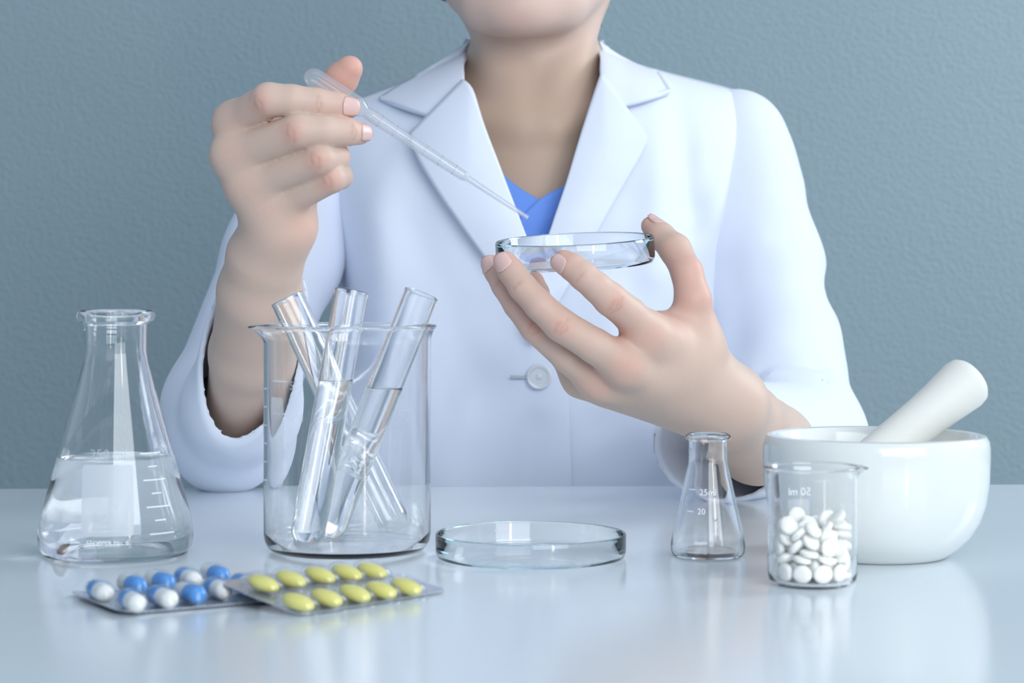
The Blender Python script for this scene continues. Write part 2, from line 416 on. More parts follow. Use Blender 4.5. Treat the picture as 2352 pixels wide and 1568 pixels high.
# --- torso, neck, head
NX = P(1229, 250, 1.67).x; FX = P(1205, 0, 1.6).x
torso = SU([EL((NX, 1.700, 0.185), (0.112, 0.094, 0.130)), RC((NX - 0.10, 1.712, 0.225), (NX + 0.10, 1.712, 0.225), 0.034, 0.034),
            RC((NX, 1.70, 0.10), (NX, 1.70, -0.17), 0.070, 0.085), RC(Sh1, (NX - 0.09, 1.712, 0.225), 0.018, 0.026), RC(Sh2, (NX + 0.09, 1.712, 0.225), 0.018, 0.026)], 0.025)
neck = SU([RC((NX, 1.688, 0.25), (NX - 0.002, 1.678, 0.40), 0.0495, 0.0455), RC((NX - 0.060, 1.715, 0.258), (NX, 1.705, 0.335), 0.018, 0.027), RC((NX + 0.060, 1.715, 0.258), (NX, 1.705, 0.335), 0.018, 0.027)], 0.03)
clav = [RC((NX - s * 0.011, 1.628, 0.259), (NX - s * 0.066, 1.642, 0.270), 0.0080, 0.0075) for s in (1, -1)]
scm = [RC((NX - s * 0.010, 1.634, 0.264), (NX - s * 0.044, 1.670, 0.36), 0.008, 0.012) for s in (1, -1)]
FZ = 0.44
head = SU([EL((FX, 1.662, FZ), (0.070, 0.086, 0.119)), EL((FX, 1.705, 0.478), (0.074, 0.088, 0.080)), EL((P(1196, 55, 1.6).x, 1.600, 0.3455), (0.024, 0.020, 0.0195)),
           RC((FX - 0.030, 1.620, 0.352), (FX - 0.052, 1.668, 0.385), 0.016, 0.016), RC((FX + 0.030, 1.620, 0.352), (FX + 0.052, 1.668, 0.385), 0.016, 0.016)], 0.028)
features = SU([RC((FX, 1.577, 0.452), (FX, 1.563, 0.412), 0.0085, 0.011), RC((FX - 0.011, 1.574, 0.409), (FX + 0.011, 1.574, 0.409), 0.0075, 0.0075),
               RC((FX, 1.5808, 0.3790), (FX + 0.020, 1.5870, 0.3828), 0.0056, 0.0030), RC((FX, 1.5808, 0.3790), (FX - 0.020, 1.5870, 0.3828), 0.0056, 0.0030), RC((FX + 0.003, 1.5808, 0.3880), (FX + 0.021, 1.5875, 0.3840), 0.0046, 0.0026), RC((FX - 0.003, 1.5808, 0.3880), (FX - 0.021, 1.5875, 0.3840), 0.0046, 0.0026),
               RC((FX - 0.042, 1.596, 0.4655), (FX - 0.013, 1.584, 0.4645), 0.005, 0.006), RC((FX + 0.042, 1.596, 0.4655), (FX + 0.013, 1.584, 0.4645), 0.005, 0.006),
               EL((FX - 0.071, 1.685, 0.43), (0.010, 0.018, 0.030)), EL((FX + 0.071, 1.685, 0.43), (0.010, 0.018, 0.030))], 0.006)
core = SU([SU([SU([torso, SU(clav, 0.01)], 0.016), SU([neck, SU(scm, 0.01)], 0.014)], 0.035), SU([head, features], 0.007)], 0.012)
body_tree = SU([SU([hand1, arm1], 0.012), SU([hand2, arm2], 0.012), core], 0.02)

def dorsal(p):               # direction from the point to the lens: the side of the finger that shows
    return (Vector((0, 0, H)) - Vector(p)).normalized()
def add_creases(ray, i, n, spread, width, depth, red, rr):
    """skin folds and redness across the joint at point i of a finger"""
    p, r = ray[i]; a = (Vector(ray[i + 1][0]) - Vector(ray[i - 1][0])).normalized(); v = dorsal(p)
    v = (v - a * v.dot(a)).normalized(); s = a.cross(v)
    for k in range(n):
        off = (k - (n - 1) / 2) * spread
        c = Vector(p) + a * off + v * r * 0.98
        bow = a * (off * 0.55 + 0.0004 * (k % 2)); l0, l1 = (0.50, 0.28, 0.56, 0.36)[(k + len(CREASE)) % 4], (0.34, 0.58, 0.30, 0.52)[(k + len(CREASE)) % 4]
        e0, e1 = c - s * r * l0 - bow - v * r * 0.12, c + s * r * l1 - bow - v * r * 0.12
        CREASE.append((e0, c, width, depth)); CREASE.append((c, e1, width, depth))
    BLUSH.append((Vector(p) + v * r, rr, red))
for n in ('index', 'middle', 'ring', 'pinky'):
    q = r1[n]; j = {'index': (1, 3), 'middle': (1, 3), 'ring': (1, None), 'pinky': (1, None)}[n]
    add_creases(q, j[0], 2, 0.0050, 0.0008, 0.00035, 0.85, 0.0085)
    if j[1]: add_creases(q, j[1], 2, 0.0030, 0.0008, 0.00035, 0.25, 0.006)
    BLUSH.append((Vector(q[0][0]) + dorsal(q[0][0]) * q[0][1], 0.012, 0.3))
    q = r2[n]
    if n != 'pinky':
        add_creases(q, 2, 3, 0.0030, 0.0008, 0.0004, 0.8, 0.0085)
        add_creases(q, 4, 1, 0.0030, 0.0009, 0.0004, 0.4, 0.006)
        BLUSH.append((Vector(q[0][0]) + dorsal(q[0][0]) * q[0][1], 0.013, 0.6))
    else:
        BLUSH.append((Vector(q[-1][0]), 0.02, 0.6))
for q, s in ((r1, 0.7), (r2, 0.9)):
    for n in q: BLUSH.append((Vector(q[n][-1][0]), 0.013, s))
BLUSH += [(P(1600, 640, 1.31), 0.03, 0.7), (P(1545, 690, 1.30), 0.022, 0.8), (P(1525, 590, 1.315), 0.02, 0.7), (P(1420, 745, 1.28), 0.015, 0.9),
          (P(800, 170, 1.345), 0.03, 1.1), (P(690, 515, 1.335), 0.018, 0.5), (P(640, 280, 1.36), 0.03, 0.9), (P(1195, 45, 1.58), 0.018, 0.55), (P(1190, 0, 1.58), 0.03, 0.35),
          (P(1300, 700, 1.26), 0.03, 0.35), (P(1180, 690, 1.28), 0.03, 0.45)]
CREASE += [(P(1521, 600, 1.316), P(1548, 600, 1.313), 0.001, 0.0006), (P(1530, 612, 1.314), P(1556, 604, 1.312), 0.001, 0.0005), (P(655, 500, 1.325), P(680, 517, 1.329), 0.0012, 0.0004),
           (P(1560, 690, 1.305), P(1590, 676, 1.303), 0.0014, 0.0006)]
SOCK = [EL((FX + s * 0.031, 1.5765, 0.4475), (0.018, 0.0125, 0.0105)) for s in (-1, 1)]
LIDS = [RC((FX + s * 0.019, 1.5875, 0.4510), (FX + s * 0.043, 1.5935, 0.4505), 0.0042, 0.0040) for s in (-1, 1)] + [RC((FX + s * 0.020, 1.5880, 0.4415), (FX + s * 0.043, 1.5940, 0.4425), 0.0034, 0.0032) for s in (-1, 1)]
def body_fn(p, c, R):
    d = ev(body_tree, p, c, R)
    if d is None: return None
    if np.linalg.norm(c - np.array([FX, 1.58, 0.447])) < R + 0.08:
        for q in SOCK: d = -smin(-d, q.ev(p), 0.006)
        for q in LIDS: d = smin(d, q.ev(p), 0.003)
    for a, b, wd, dp in CREASE:
        m = (A3(a) + A3(b)) / 2
        if np.linalg.norm(m - c) < R + 0.02:
            d = d + dp * np.exp(-(seg_dist(p, a, b) / wd) ** 2)
    return d
BV, BQ = surface_nets(body_fn, (-0.26, 1.20, -0.28), (0.30, 1.86, 0.58), 1.3 * mm, 12, 2)
person = empty('person', (NX, 1.70, -0.30), 'seated person in a white lab coat holding a pipette and a glass dish', 'person')
pinv = Matrix.Translation((-NX, -1.70, 0.30))
def wear(name, me, m, parent=person, smooth=True):
    """part of the person; meshes are built in room coordinates"""
    o = link(name, me, m, parent, smooth)
    if parent is person: o.matrix_parent_inverse = pinv
    return o
bme = np_mesh('body', BV, BQ)
base = np.array([0.64, 0.48, 0.395]); red = np.array([0.70, 0.33, 0.265])
rs = np.random.RandomState(3)
blm = np.zeros(len(BV))
for p, r, s in BLUSH:
    d2 = ((BV - A3(p)) ** 2).sum(1); blm = np.maximum(blm, s * np.exp(-d2 / (r * r)))
cr = np.zeros(len(BV))
for a, b, wd, dp in CREASE:
    m = (A3(a) + A3(b)) / 2; near = ((BV - m) ** 2).sum(1) < 0.03 ** 2
    cr[near] = np.maximum(cr[near], np.exp(-(seg_dist(BV[near], a, b) / (wd * 1.1)) ** 2))
warm = np.exp(-((BV[:, 2] - 0.02) / 0.05) ** 2) * 0
lip = np.exp(-(((BV[:, 2] - 0.3835) / (0.0085 * np.sqrt(np.clip(1 - ((BV[:, 0] - FX) / 0.026) ** 2, 0.02, 1)))) ** 4) - ((BV[:, 0] - FX) / 0.023) ** 6) * (BV[:, 1] < 1.585)
t = np.clip(blm * 0.62, 0, 0.8)[:, None]
colr = base * (1 - t) + red * t
face = (np.clip((BV[:, 2] - 0.31) / 0.03, 0, 1) * (BV[:, 1] > 1.5) * (BV[:, 1] < 1.66))[:, None]
colr = colr * (1 - 0.35 * face) + np.array([0.78, 0.58, 0.53]) * 0.35 * face
neck_shade = (np.exp(-((BV[:, 2] - 0.25) / 0.07) ** 2) * (BV[:, 1] > 1.58))[:, None]
colr = colr * (1 - 0.75 * neck_shade) + np.array([0.53, 0.375, 0.275]) * 0.75 * neck_shade  # neck and upper chest darkened in the colour for chin and collar shade
colr = colr * (1 - 0.36 * cr[:, None]) + np.array([0.40, 0.20, 0.15]) * 0.36 * cr[:, None]
colr = colr * (1 - 0.6 * lip[:, None]) + np.array([0.62, 0.25, 0.24]) * 0.6 * lip[:, None]
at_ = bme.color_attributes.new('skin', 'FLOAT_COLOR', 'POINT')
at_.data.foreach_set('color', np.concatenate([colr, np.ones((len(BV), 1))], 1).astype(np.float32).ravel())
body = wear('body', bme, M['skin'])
body['label'] = 'bare hands, forearms, neck and lower face'

# --- fingernails
def nail(ray, length, ang, up=None, back=0.0, lift=0.0002):
    p0, r0 = Vector(ray[-2][0]), ray[-2][1]; p1, r1_ = Vector(ray[-1][0]), ray[-1][1]
    a = (p1 - p0).normalized(); v = dorsal(p1) if up is None else Vector(up); v = (v - a * v.dot(a)).normalized(); s = a.cross(v)
    rows = []
    n, m = 9, 9
    L = (p1 - p0).length
    for i in range(n):
        u = i / (n - 1); pos = L + r1_ * 0.80 - back - length * (1 - u)
        rr = r0 + (r1_ - r0) * min(max(pos / L, 0), 1)
        if pos > L: rr = math.sqrt(max(r1_ ** 2 - (0.74 * (pos - L)) ** 2, 1e-9))
        end = max(1 - abs(2 * u - 1) ** (3.2 if u < 0.5 else 4.0), 0.0) ** 0.45 * 0.86 + 0.14
        row = []
        for j in range(m):
            t_ = (j / (m - 1) - 0.5) * 2 * ang * end
            row.append(p0 + a * pos + (rr + lift + 0.00025 * math.cos(t_ * 1.2)) * (v * math.cos(t_) + s * math.sin(t_)))
        rows.append(row)
    o = wear('fingernail', grid_mesh('fingernail', rows, 0.0006), M['nail'], body)
    o.matrix_parent_inverse = body.matrix_parent_inverse if False else Matrix.Identity(4)
    return o
nail(r1['index'], 0.0120, 0.80, up=dorsal(r1['index'][-1][0]) + Vector((0.05, 0, 0.12)))
nail(r1['middle'], 0.0105, 0.80, up=dorsal(r1['middle'][-1][0]) + Vector((0.9, 0, 0.1)))
nail(r2['index'], 0.0108, 0.78, up=dorsal(r2['index'][-1][0]) + Vector((-0.35, 0, -0.45)))
nail(r2['middle'], 0.0115, 0.80, up=dorsal(r2['middle'][-1][0]) + Vector((-0.45, 0, 0.0)))
nail(r2['ring'], 0.0105, 0.80, up=dorsal(r2['ring'][-1][0]) + Vector((-0.8, 0, 0.0)))
nail(r2['thumb'], 0.0130, 0.85, up=Vector((0.70, -0.55, 0.55)), lift=0.0007)

# --- eyes and hair (mostly above the frame)
for s in (-1, 1):
    e = wear('eye', lathe('eye', [(0.0115 * math.sin(math.pi * i / 10), -0.0115 * math.cos(math.pi * i / 10)) for i in range(11)], 20), M['eye'], body)
    e.location = (FX + s * 0.031, 1.5975, 0.4467)
    ir = wear('iris', lathe('iris', [(0, 0.0006), (0.003, 0.0005), (0.0055, 0.0)], 20), M['iris'], body)
    ir.location = (FX + s * 0.031, 1.5862, 0.4465); ir.rotation_euler = (math.pi / 2, 0, 0)
for s in (-1, 1):
    rows = []
    for i in range(9):
        t_ = i / 8; c_ = Vector((FX + s * (0.012 + 0.034 * t_), 1.578 + 0.0135 * t_ ** 1.5, 0.4665 + 0.0035 * math.sin(math.pi * t_ * 0.75))); r_ = 0.0028 * (1 - 0.75 * t_) + 0.0002
        rows.append([c_ + Vector((0, math.cos(k * math.pi / 4) * 0.0016, math.sin(k * math.pi / 4) * r_)) for k in range(8)])
    wear('eyebrow', grid_mesh('eyebrow', rows, closed=True), M['hair'], body)
hair_t = SU([EL((FX, 1.712, 0.488), (0.083, 0.096, 0.088)), RC((FX - 0.074, 1.70, 0.47), (FX - 0.064, 1.688, 0.375), 0.018, 0.011), RC((FX + 0.072, 1.70, 0.47), (FX + 0.064, 1.70, 0.375), 0.016, 0.008),
             EL((FX, 1.745, 0.43), (0.072, 0.06, 0.09)), RC((FX - 0.055, 1.69, 0.385), (P(1052, -4, 1.69).x, 1.69, P(1052, 4, 1.69).z), 0.010, 0.002)], 0.02)
HC = EL((FX, 1.618, 0.424), (0.064, 0.076, 0.080))
def hair_fn(p, c, R):
    d = ev(hair_t, p, c, R)
    if d is None: return None
    return np.maximum(d, -HC.ev(p)) + 0.0009 * np.sin(p[:, 0] * 900 + 40 * p[:, 2])
HV, HQ = surface_nets(hair_fn, (FX - 0.12, 1.58, 0.30), (FX + 0.12, 1.84, 0.60), 3 * mm, 12, 2)
wear('hair', np_mesh('hair', HV, HQ), M['hair'])
for k, (x0, x1, y1, rr) in enumerate(((1374, 1373, 30, 0.5), (1377, 1381, 62, 0.25), (1062, 1044, 14, 0.35), (1066, 1054, 20, 0.3))):
    me = lathe('hair_lock', [(0, 0), (rr * 0.0016, 0.001), (rr * 0.0012, 0.03), (0, 0.055 + 0.0003 * y1)], 8)
    o = wear('hair_lock', me, M['hair']); a, b = P(x1, y1, 1.69), P(x0, -160, 1.69)
    d_ = (b - a); o.location = a; o.rotation_euler = d_.to_track_quat('Z', 'Y').to_euler()

# ------------------------------------------------------------------ the lab coat
def lerp_tab(tab, x):
    if x <= tab[0][0]: return tab[0][1]
    for (a, va), (b, vb) in zip(tab[:-1], tab[1:]):
        if x <= b:
            k = (x - a) / (b - a); k = k * k * (3 - 2 * k) if False else k
            return va + (vb - va) * k
    return tab[-1][1]
ridge = [(P(x, y, 1.69).x, P(x, y, 1.69).z) for x, y in ((660, 330), (705, 262), (760, 240), (840, 222), (960, 178), (1040, 140), (1085, 118), (1376, 118), (1430, 140), (1540, 170), (1660, 200), (1740, 226), (1772, 250), (1800, 320))]
def ztop(x): return lerp_tab(ridge, x)
half = [(-0.32, 0.190), (-0.02, 0.186), (0.05, 0.172), (0.08, 0.152), (0.14, 0.148), (0.20, 0.158), (0.26, 0.172), (0.30, 0.180)]
deep = [(-0.32, 0.118), (-0.02, 0.116), (0.06, 0.120), (0.14, 0.128), (0.19, 0.126), (0.24, 0.116), (0.32, 0.108)]
def yr(x):
    return 1.705 + 0.055 * math.exp(-((x - NX) / 0.05) ** 4)
# soft folds of the cloth: (pixels of both ends, half width in pixels, height in mm); positive stands out towards the lens
FOLDS = [((1560, 230), (1600, 520), 38, -6.5), ((1520, 260), (1500, 620), 40, 3.5), ((1690, 330), (1650, 700), 34, 6.5), ((1640, 300), (1600, 420), 30, 2.0),
         ((860, 420), (900, 900), 50, 6.0), ((960, 520), (1080, 900), 60, -4.5), ((770, 470), (800, 720), 24, 4.0), ((1000, 700), (1020, 1100), 50, 3.0),
         ((1120, 880), (1000, 1120), 60, -4.0), ((1400, 980), (1500, 1118), 60, -4.0), ((1230, 980), (1190, 1150), 40, -3.0), ((900, 300), (850, 420), 30, -2.5),
         ((1400, 700), (1400, 1000), 50, 2.5), ((1590, 560), (1570, 760), 30, -2.5)]
FW = []
for a, b, wd, am in FOLDS:
    A, B = P(*a, 1.6), P(*b, 1.6); FW.append((A.x, A.z, B.x, B.z, wd / F * 1.6, am * 1.5 * mm))
def fold(x, z):
    s = 0.0
    for ax, az, bx, bz, wd, am in FW:
        dx, dz = bx - ax, bz - az; t = ((x - ax) * dx + (z - az) * dz) / (dx * dx + dz * dz); t = min(max(t, 0), 1)
        s += am * math.exp(-((x - ax - t * dx) ** 2 + (z - az - t * dz) ** 2) / (wd * wd))
    return s
def y_front(x, z):
    a = lerp_tab(half, z); u = min(abs(x - NX) / a, 1.0)
    s = (ztop(x) - z) / 0.105; s = min(max(s, 0.0), 1.0); g = math.sqrt(1 - (1 - s) ** 2)
    return 1.705 - lerp_tab(deep, z) * g * math.sqrt(max(1 - u ** 3.2, 0.0)) - fold(x, z) * s * (1 - u ** 6) + 0.16 * (x - NX) * s * (1 - u ** 4)
def y_back(x, z):
    a = lerp_tab(half, z); u = min(abs(x - NX) / a, 1.0)
    s = min(max((ztop(x) - z) / 0.10, 0.0), 1.0); g = math.sqrt(1 - (1 - s) ** 2)
    return yr(x) + 0.085 * g * math.sqrt(max(1 - u ** 3.2, 0.0))
def drape(px, py, off):
    """the point of the coat's front (raised by off) that stands at this pixel; gives x, z and the cloth's own depth"""
    d = 1.6
    for _ in range(6):
        q = P(px, py, d); d = y_front(q.x, q.z) - off
    return P(px, py, d)
ZB = -0.30
edgeL = [drape(x, y, 0.002) for x, y in ((1062, 125), (1070, 205), (1098, 290), (1136, 400), (1185, 535), (1222, 640), (1262, 735), (1292, 812), (1304, 900), (1312, 1118))]
edgeR = [drape(x, y, 0.002) for x, y in ((1392, 125), (1385, 190), (1345, 320), (1315, 420), (1278, 535), (1248, 640), (1220, 740), (1210, 820), (1208, 900), (1208, 1118))]
def edge_x(E, z):
    for a, b in zip(E[:-1], E[1:]):
        if b.z <= z <= a.z: return a.x + (b.x - a.x) * (a.z - z) / (a.z - b.z)
    return E[0].x if z > E[0].z else E[-1].x
def panel(E, side, raise_):
    rows = []; nv, nu = 110, 70
    for i in range(nv + 1):
        v = i / nv; zn = E[0].z + (ZB - E[0].z) * v
        xe = edge_x(E, zn); xs = NX + side * lerp_tab(half, zn if v > 0.08 else 0.3)
        row = []
        for j in range(nu + 1):
            u = j / nu; u = math.sin(u * math.pi / 2) ** 0.9 if False else u
            x = xs + (xe - xs) * (1 - (1 - u) ** 1.25)
            zt = ztop(x); z = zt + (ZB - zt) * v if zt < zn or True else zn
            k = max(0.0, 1 - abs(x - xe) / 0.05)
            row.append((x, y_front(x, z) - raise_ * (k * k * (3 - 2 * k)), z))
        rows.append(row)
    return rows
coat = wear('lab_coat', grid_mesh('lab_coat', [[(NX + lerp_tab(half, ztop(NX) + (ZB - ztop(NX)) * i / 60) * math.sin(math.pi * (j / 48 - 0.5)) * 1.0, 0, i / 60) for j in range(49)] for i in range(61)]), M['coat'])
# back of the coat
bk = []
for i in range(61):
    v = i / 60; row = []
    for j in range(49):
        zn = 0.30 + (ZB - 0.30) * v
        x = NX + lerp_tab(half, zn) * math.sin(math.pi * (j / 48 - 0.5)); zt = ztop(x); z = zt + (ZB - zt) * v
        row.append((x, y_back(x, z), z))
    bk.append(row)
bpy.data.meshes.remove(coat.data); 
coat = wear('lab_coat', grid_mesh('lab_coat', bk, 0.003), M['coat'])
coat['label'] = 'white notch lapel lab coat'
def sub(name, me, m=None):
    o = wear(name, me, m or M['coat'], coat); return o
sub('front_panel', grid_mesh('front_panel', panel(edgeL, -1, 0.0045), 0.0025))
sub('front_panel', grid_mesh('front_panel', panel(edgeR, 1, 0.0), 0.0025))

def patch(name, inner, outer, off, n=36, m=18, thick=0.003, belly=0.004, lift=0.002, m_=None, base=drape):
    """cloth ruled between an inner and an outer edge, lying on the coat"""
    inner, outer = smooth_poly(inner, 12), smooth_poly(outer, 12)
    rows = []
    for i in range(n + 1):
        a, b = poly_at(inner, i / n), poly_at(outer, i / n); row = []
        for j in range(m + 1):
            u = j / m; x, y = a[0] + (b[0] - a[0]) * u, a[1] + (b[1] - a[1]) * u
            o = off + belly * math.sin(math.pi * u) * 0.6 + belly * (1 - u) + lift * u
            # the piece hugs the coat: depth from the coat's surface, then raised
            row.append(base(x, y, o))
        rows.append(row)
    return rows
def hem_line(name, pts, off, w=0.0009, m_=None):
    """a raised stitched hem along an edge"""
    pts = smooth_poly(pts, 10); c = [drape(x, y, off) for x, y in pts]; rows = []
    for i, p in enumerate(c):
        t_ = (c[min(i + 1, len(c) - 1)] - c[max(i - 1, 0)]).normalized(); n_ = Vector((0, -1, 0)); s_ = t_.cross(n_).normalized()
        rows.append([p + (s_ * math.cos(a) + n_ * math.sin(a) * 0.7) * w for a in [k * math.pi / 3 for k in range(6)]])
    return grid_mesh(name, rows, closed=True)
# lapels
lapL_in = [(1064, 190), (1084, 208), (1110, 290), (1152, 402), (1182, 482), (1202, 535), (1232, 612), (1268, 712), (1294, 800)]
lapL_out = [(944, 312), (962, 362), (1010, 440), (1062, 514), (1112, 582), (1160, 645), (1215, 708), (1268, 765), (1297, 812)]
lapR_in = [(1380, 176), (1362, 228), (1332, 320), (1302, 420), (1272, 510), (1262, 540), (1244, 600), (1228, 655), (1205, 730)]
lapR_out = [(1484, 318), (1462, 366), (1420, 438), (1376, 515), (1340, 582), (1305, 645), (1272, 700), (1245, 745), (1215, 790)]
def lapel(inn, out, off, **k):
    # the top edge is straight; rows run from fold to outer edge
    return patch('lapel', inn, out, off, 60, 20, **k)
sub('lapel', grid_mesh('lapel', lapel(lapR_in, lapR_out, 0.005, belly=0.006, lift=0.004), 0.0035))
sub('lapel', grid_mesh('lapel', lapel(lapL_in, lapL_out, 0.011, belly=0.006, lift=0.002), 0.0035))
sub('lapel_hem', hem_line('lapel_hem', [(1060, 204), (1000, 264), (950, 313)], 0.0165, 0.0022))
sub('lapel_hem', hem_line('lapel_hem', [(948, 316), (966, 366), (1014, 444), (1066, 518), (1116, 586), (1164, 649), (1219, 712), (1270, 768)], 0.0145, 0.0020))
sub('lapel_hem', hem_line('lapel_hem', [(1482, 322), (1460, 366), (1418, 438), (1374, 515), (1338, 582), (1303, 645)], 0.0105, 0.0020))
sub('lapel_hem', hem_line('lapel_hem', [(1426, 246), (1455, 280), (1480, 314)], 0.0105, 0.0018))
# collar: two wings and the band round the back of the neck
colL_in = [(1082, 94), (1065, 132), (1063, 186), (1030, 226), (995, 268)]
colL_out = [(1074, 96), (1010, 138), (948, 176), (896, 206), (869, 224)]
colR_in = [(1374, 94), (1378, 130), (1379, 176), (1400, 208), (1426, 243)]
colR_out = [(1380, 96), (1424, 126), (1474, 150), (1515, 165), (1541, 211)]
def wing(a, b): return patch('collar', a, b, 0.007, 30, 16, belly=0.007, lift=0.005)
sub('collar', grid_mesh('collar', wing(colL_in, colL_out), 0.004))
sub('collar', grid_mesh('collar', wing(colR_in, colR_out), 0.004))
sub('collar_hem', hem_line('collar_hem', [(874, 224), (930, 244), (992, 266)], 0.0135, 0.0018))
sub('collar_hem', hem_line('collar_hem', [(1538, 208), (1480, 226), (1430, 240)], 0.0135, 0.0018))
sub('collar_hem', hem_line('collar_hem', [(1510, 164), (1538, 206)], 0.0135, 0.0016))
band = []
aL, aR = drape(1078, 96, 0.004), drape(1379, 96, 0.004)
for i in range(33):
    t_ = i / 32; a = math.pi * t_
    cx_, rx_ = (aL.x + aR.x) / 2, (aR.x - aL.x) / 2
    px_, py_ = cx_ - rx_ * math.cos(a) * 1.02, aL.y + 0.075 * math.sin(a)
    z0 = aL.z + 0.010 * math.sin(a)
    band.append([(px_, py_, z0 - 0.045), (px_, py_ + 0.002, z0 - 0.02), (px_, py_ + 0.003, z0), (px_ - 0.006 * math.cos(a), py_ + 0.012 * math.sin(a) + 0.002, z0 - 0.004), (px_ - 0.012 * math.cos(a), py_ + 0.022 * math.sin(a) + 0.004, z0 - 0.035)])
sub('collar_band', grid_mesh('collar_band', band, 0.002))

# sleeves: hollow tubes blended from round cones, cut open at the cuff
def sleeve_fn(tree, folds, cut, t, wav):
    def fn(p, c, R):
        d = ev(tree, p, c, R)
        if d is None: return None
        for a, b, wd, am in folds:
            m = (A3(a) + A3(b)) / 2
            if np.linalg.norm(m - c) < R + 0.12: d = d - am * np.exp(-(seg_dist(p, a, b) / wd) ** 2)
        d = np.maximum(d, -(d + t))
        o, n = cut
        q = p - A3(o); e = q @ (A3(n) / np.linalg.norm(A3(n)))
        e = e + wav * (np.sin(p[:, 0] * 130 + 1.0) + 1.1 * np.sin(p[:, 2] * 90 + p[:, 0] * 60))
        return np.maximum(d, e)
    return fn
SL1 = SU([RC(P(728, 374, 1.690), P(650, 590, 1.640), 0.044, 0.043), RC(P(650, 590, 1.640), P(512, 935, 1.548), 0.043, 0.0405), RC(P(512, 935, 1.548), P(520, 1000, 1.525), 0.0405, 0.0375), RC(P(520, 1000, 1.525), P(548, 930, 1.475), 0.0375, 0.0355),
          RC(P(548, 930, 1.475), P(594, 700, 1.398), 0.0350, 0.0305), RC(P(594, 700, 1.398), P(624, 480, 1.325), 0.0305, 0.0310)], 0.016)
A_ = P(540, 952, 1.438); n1 = Vector((-0.06, -1, -0.30))
f1 = [(P(430, 820, 1.52), P(430, 1000, 1.50), 0.018, 0.003), (P(520, 960, 1.45), P(470, 1100, 1.47), 0.006, -0.0015), (P(700, 570, 1.58), P(780, 640, 1.58), 0.010, 0.006), (P(690, 640, 1.57), P(790, 700, 1.58), 0.012, -0.006),
      (P(700, 700, 1.56), P(770, 760, 1.57), 0.012, 0.006), (P(560, 1010, 1.43), P(640, 900, 1.44), 0.014, 0.003)]
SV, SQ = surface_nets(sleeve_fn(SL1, f1, (A_, n1), 0.0042, 0.0012), (-0.29, 1.34, -0.03), (-0.05, 1.78, 0.31), 1.7 * mm, 12, 7)
sub('sleeve', np_mesh('sleeve', SV, SQ))
SL2 = SU([RC(P(1690, 322, 1.70), P(1708, 420, 1.69), 0.040, 0.0415), RC(P(1708, 420, 1.69), P(1742, 600, 1.665), 0.0415, 0.044), RC(P(1742, 600, 1.665), P(1790, 850, 1.62), 0.044, 0.044), RC(P(1790, 850, 1.62), P(1848, 1010, 1.572), 0.044, 0.041),
          RC(P(1848, 1010, 1.572), (0.108, 1.40, 0.0425), 0.0415, 0.0405)], 0.022)
f2 = [(P(1880, 655, 1.66), P(1760, 700, 1.62), 0.010, -0.006), (P(1860, 610, 1.66), P(1740, 560, 1.62), 0.014, 0.004), (P(1905, 745, 1.63), P(1780, 790, 1.58), 0.018, 0.005), (P(1820, 380, 1.68), P(1760, 520, 1.65), 0.014, -0.003),
      (P(1800, 480, 1.65), P(1750, 470, 1.65), 0.012, 0.002), (P(1770, 868, 1.56), P(1885, 885, 1.56), 0.007, 0.006), (P(1760, 845, 1.565), P(1880, 850, 1.57), 0.008, -0.003), (P(1690, 640, 1.63), P(1690, 780, 1.60), 0.02, -0.006), (P(1780, 900, 1.54), P(1930, 1000, 1.54), 0.006, -0.002)]
SV, SQ = surface_nets(sleeve_fn(SL2, f2, ((0.135, 1.455, 0.04), (0.05, -1, 0.10)), 0.0042, 0.0012), (0.05, 1.40, -0.03), (0.32, 1.78, 0.31), 2.0 * mm, 12, 5)
sub('sleeve', np_mesh('sleeve', SV, SQ))
# armhole seam on the shoulder
sub('shoulder_seam', hem_line('shoulder_seam', [(1756, 232), (1748, 280), (1736, 320)], 0.002, 0.0012))

# button and buttonhole
bc = drape(1238, 865, 0.0062)
bt = sub('button', lathe('button', [(0, -0.0002), (0.0080, -0.0002), (0.0091, 0.0008), (0.0093, 0.0016), (0.0085, 0.0026), (0.0068, 0.0024), (0.0058, 0.0015), (0.0028, 0.0013), (0.0012, 0.0024), (0, 0.0026)], 40), M['button'])
bt.location = bc; bt.rotation_euler = (math.pi / 2, 0, 0)
bh = hem_line('buttonhole', [(1172, 866), (1190, 867), (1214, 867)], 0.0052, 0.0012)
sub('buttonhole', bh, M['thread'])

# blue v-neck under the coat
def under(px, py, off):
    d = 1.6
    for _ in range(6):
        q = P(px, py, d); d = y_front(q.x, q.z) + 0.012 - off
    return P(px, py, d)
shL = patch('undershirt', [(1060, 310), (1110, 358), (1155, 402), (1195, 434), (1240, 461), (1250, 470)], [(1060, 700), (1110, 700), (1155, 700), (1195, 700), (1240, 700), (1270, 700)], 0.0, 30, 24, base=under, belly=0, lift=0)
shR = patch('undershirt', [(1420, 330), (1370, 372), (1330, 402), (1290, 430), (1238, 459), (1178, 520)], [(1420, 700), (1370, 700), (1330, 700), (1290, 700), (1238, 700), (1160, 700)], 0.003, 30, 24, base=under, belly=0, lift=0)
us = wear('undershirt', grid_mesh('undershirt', shL, 0.002), M['shirt']); us['label'] = 'blue v-neck top under the coat'
wear('neckline_overlap', grid_mesh('neckline_overlap', shR, 0.002), M['shirt'], us)

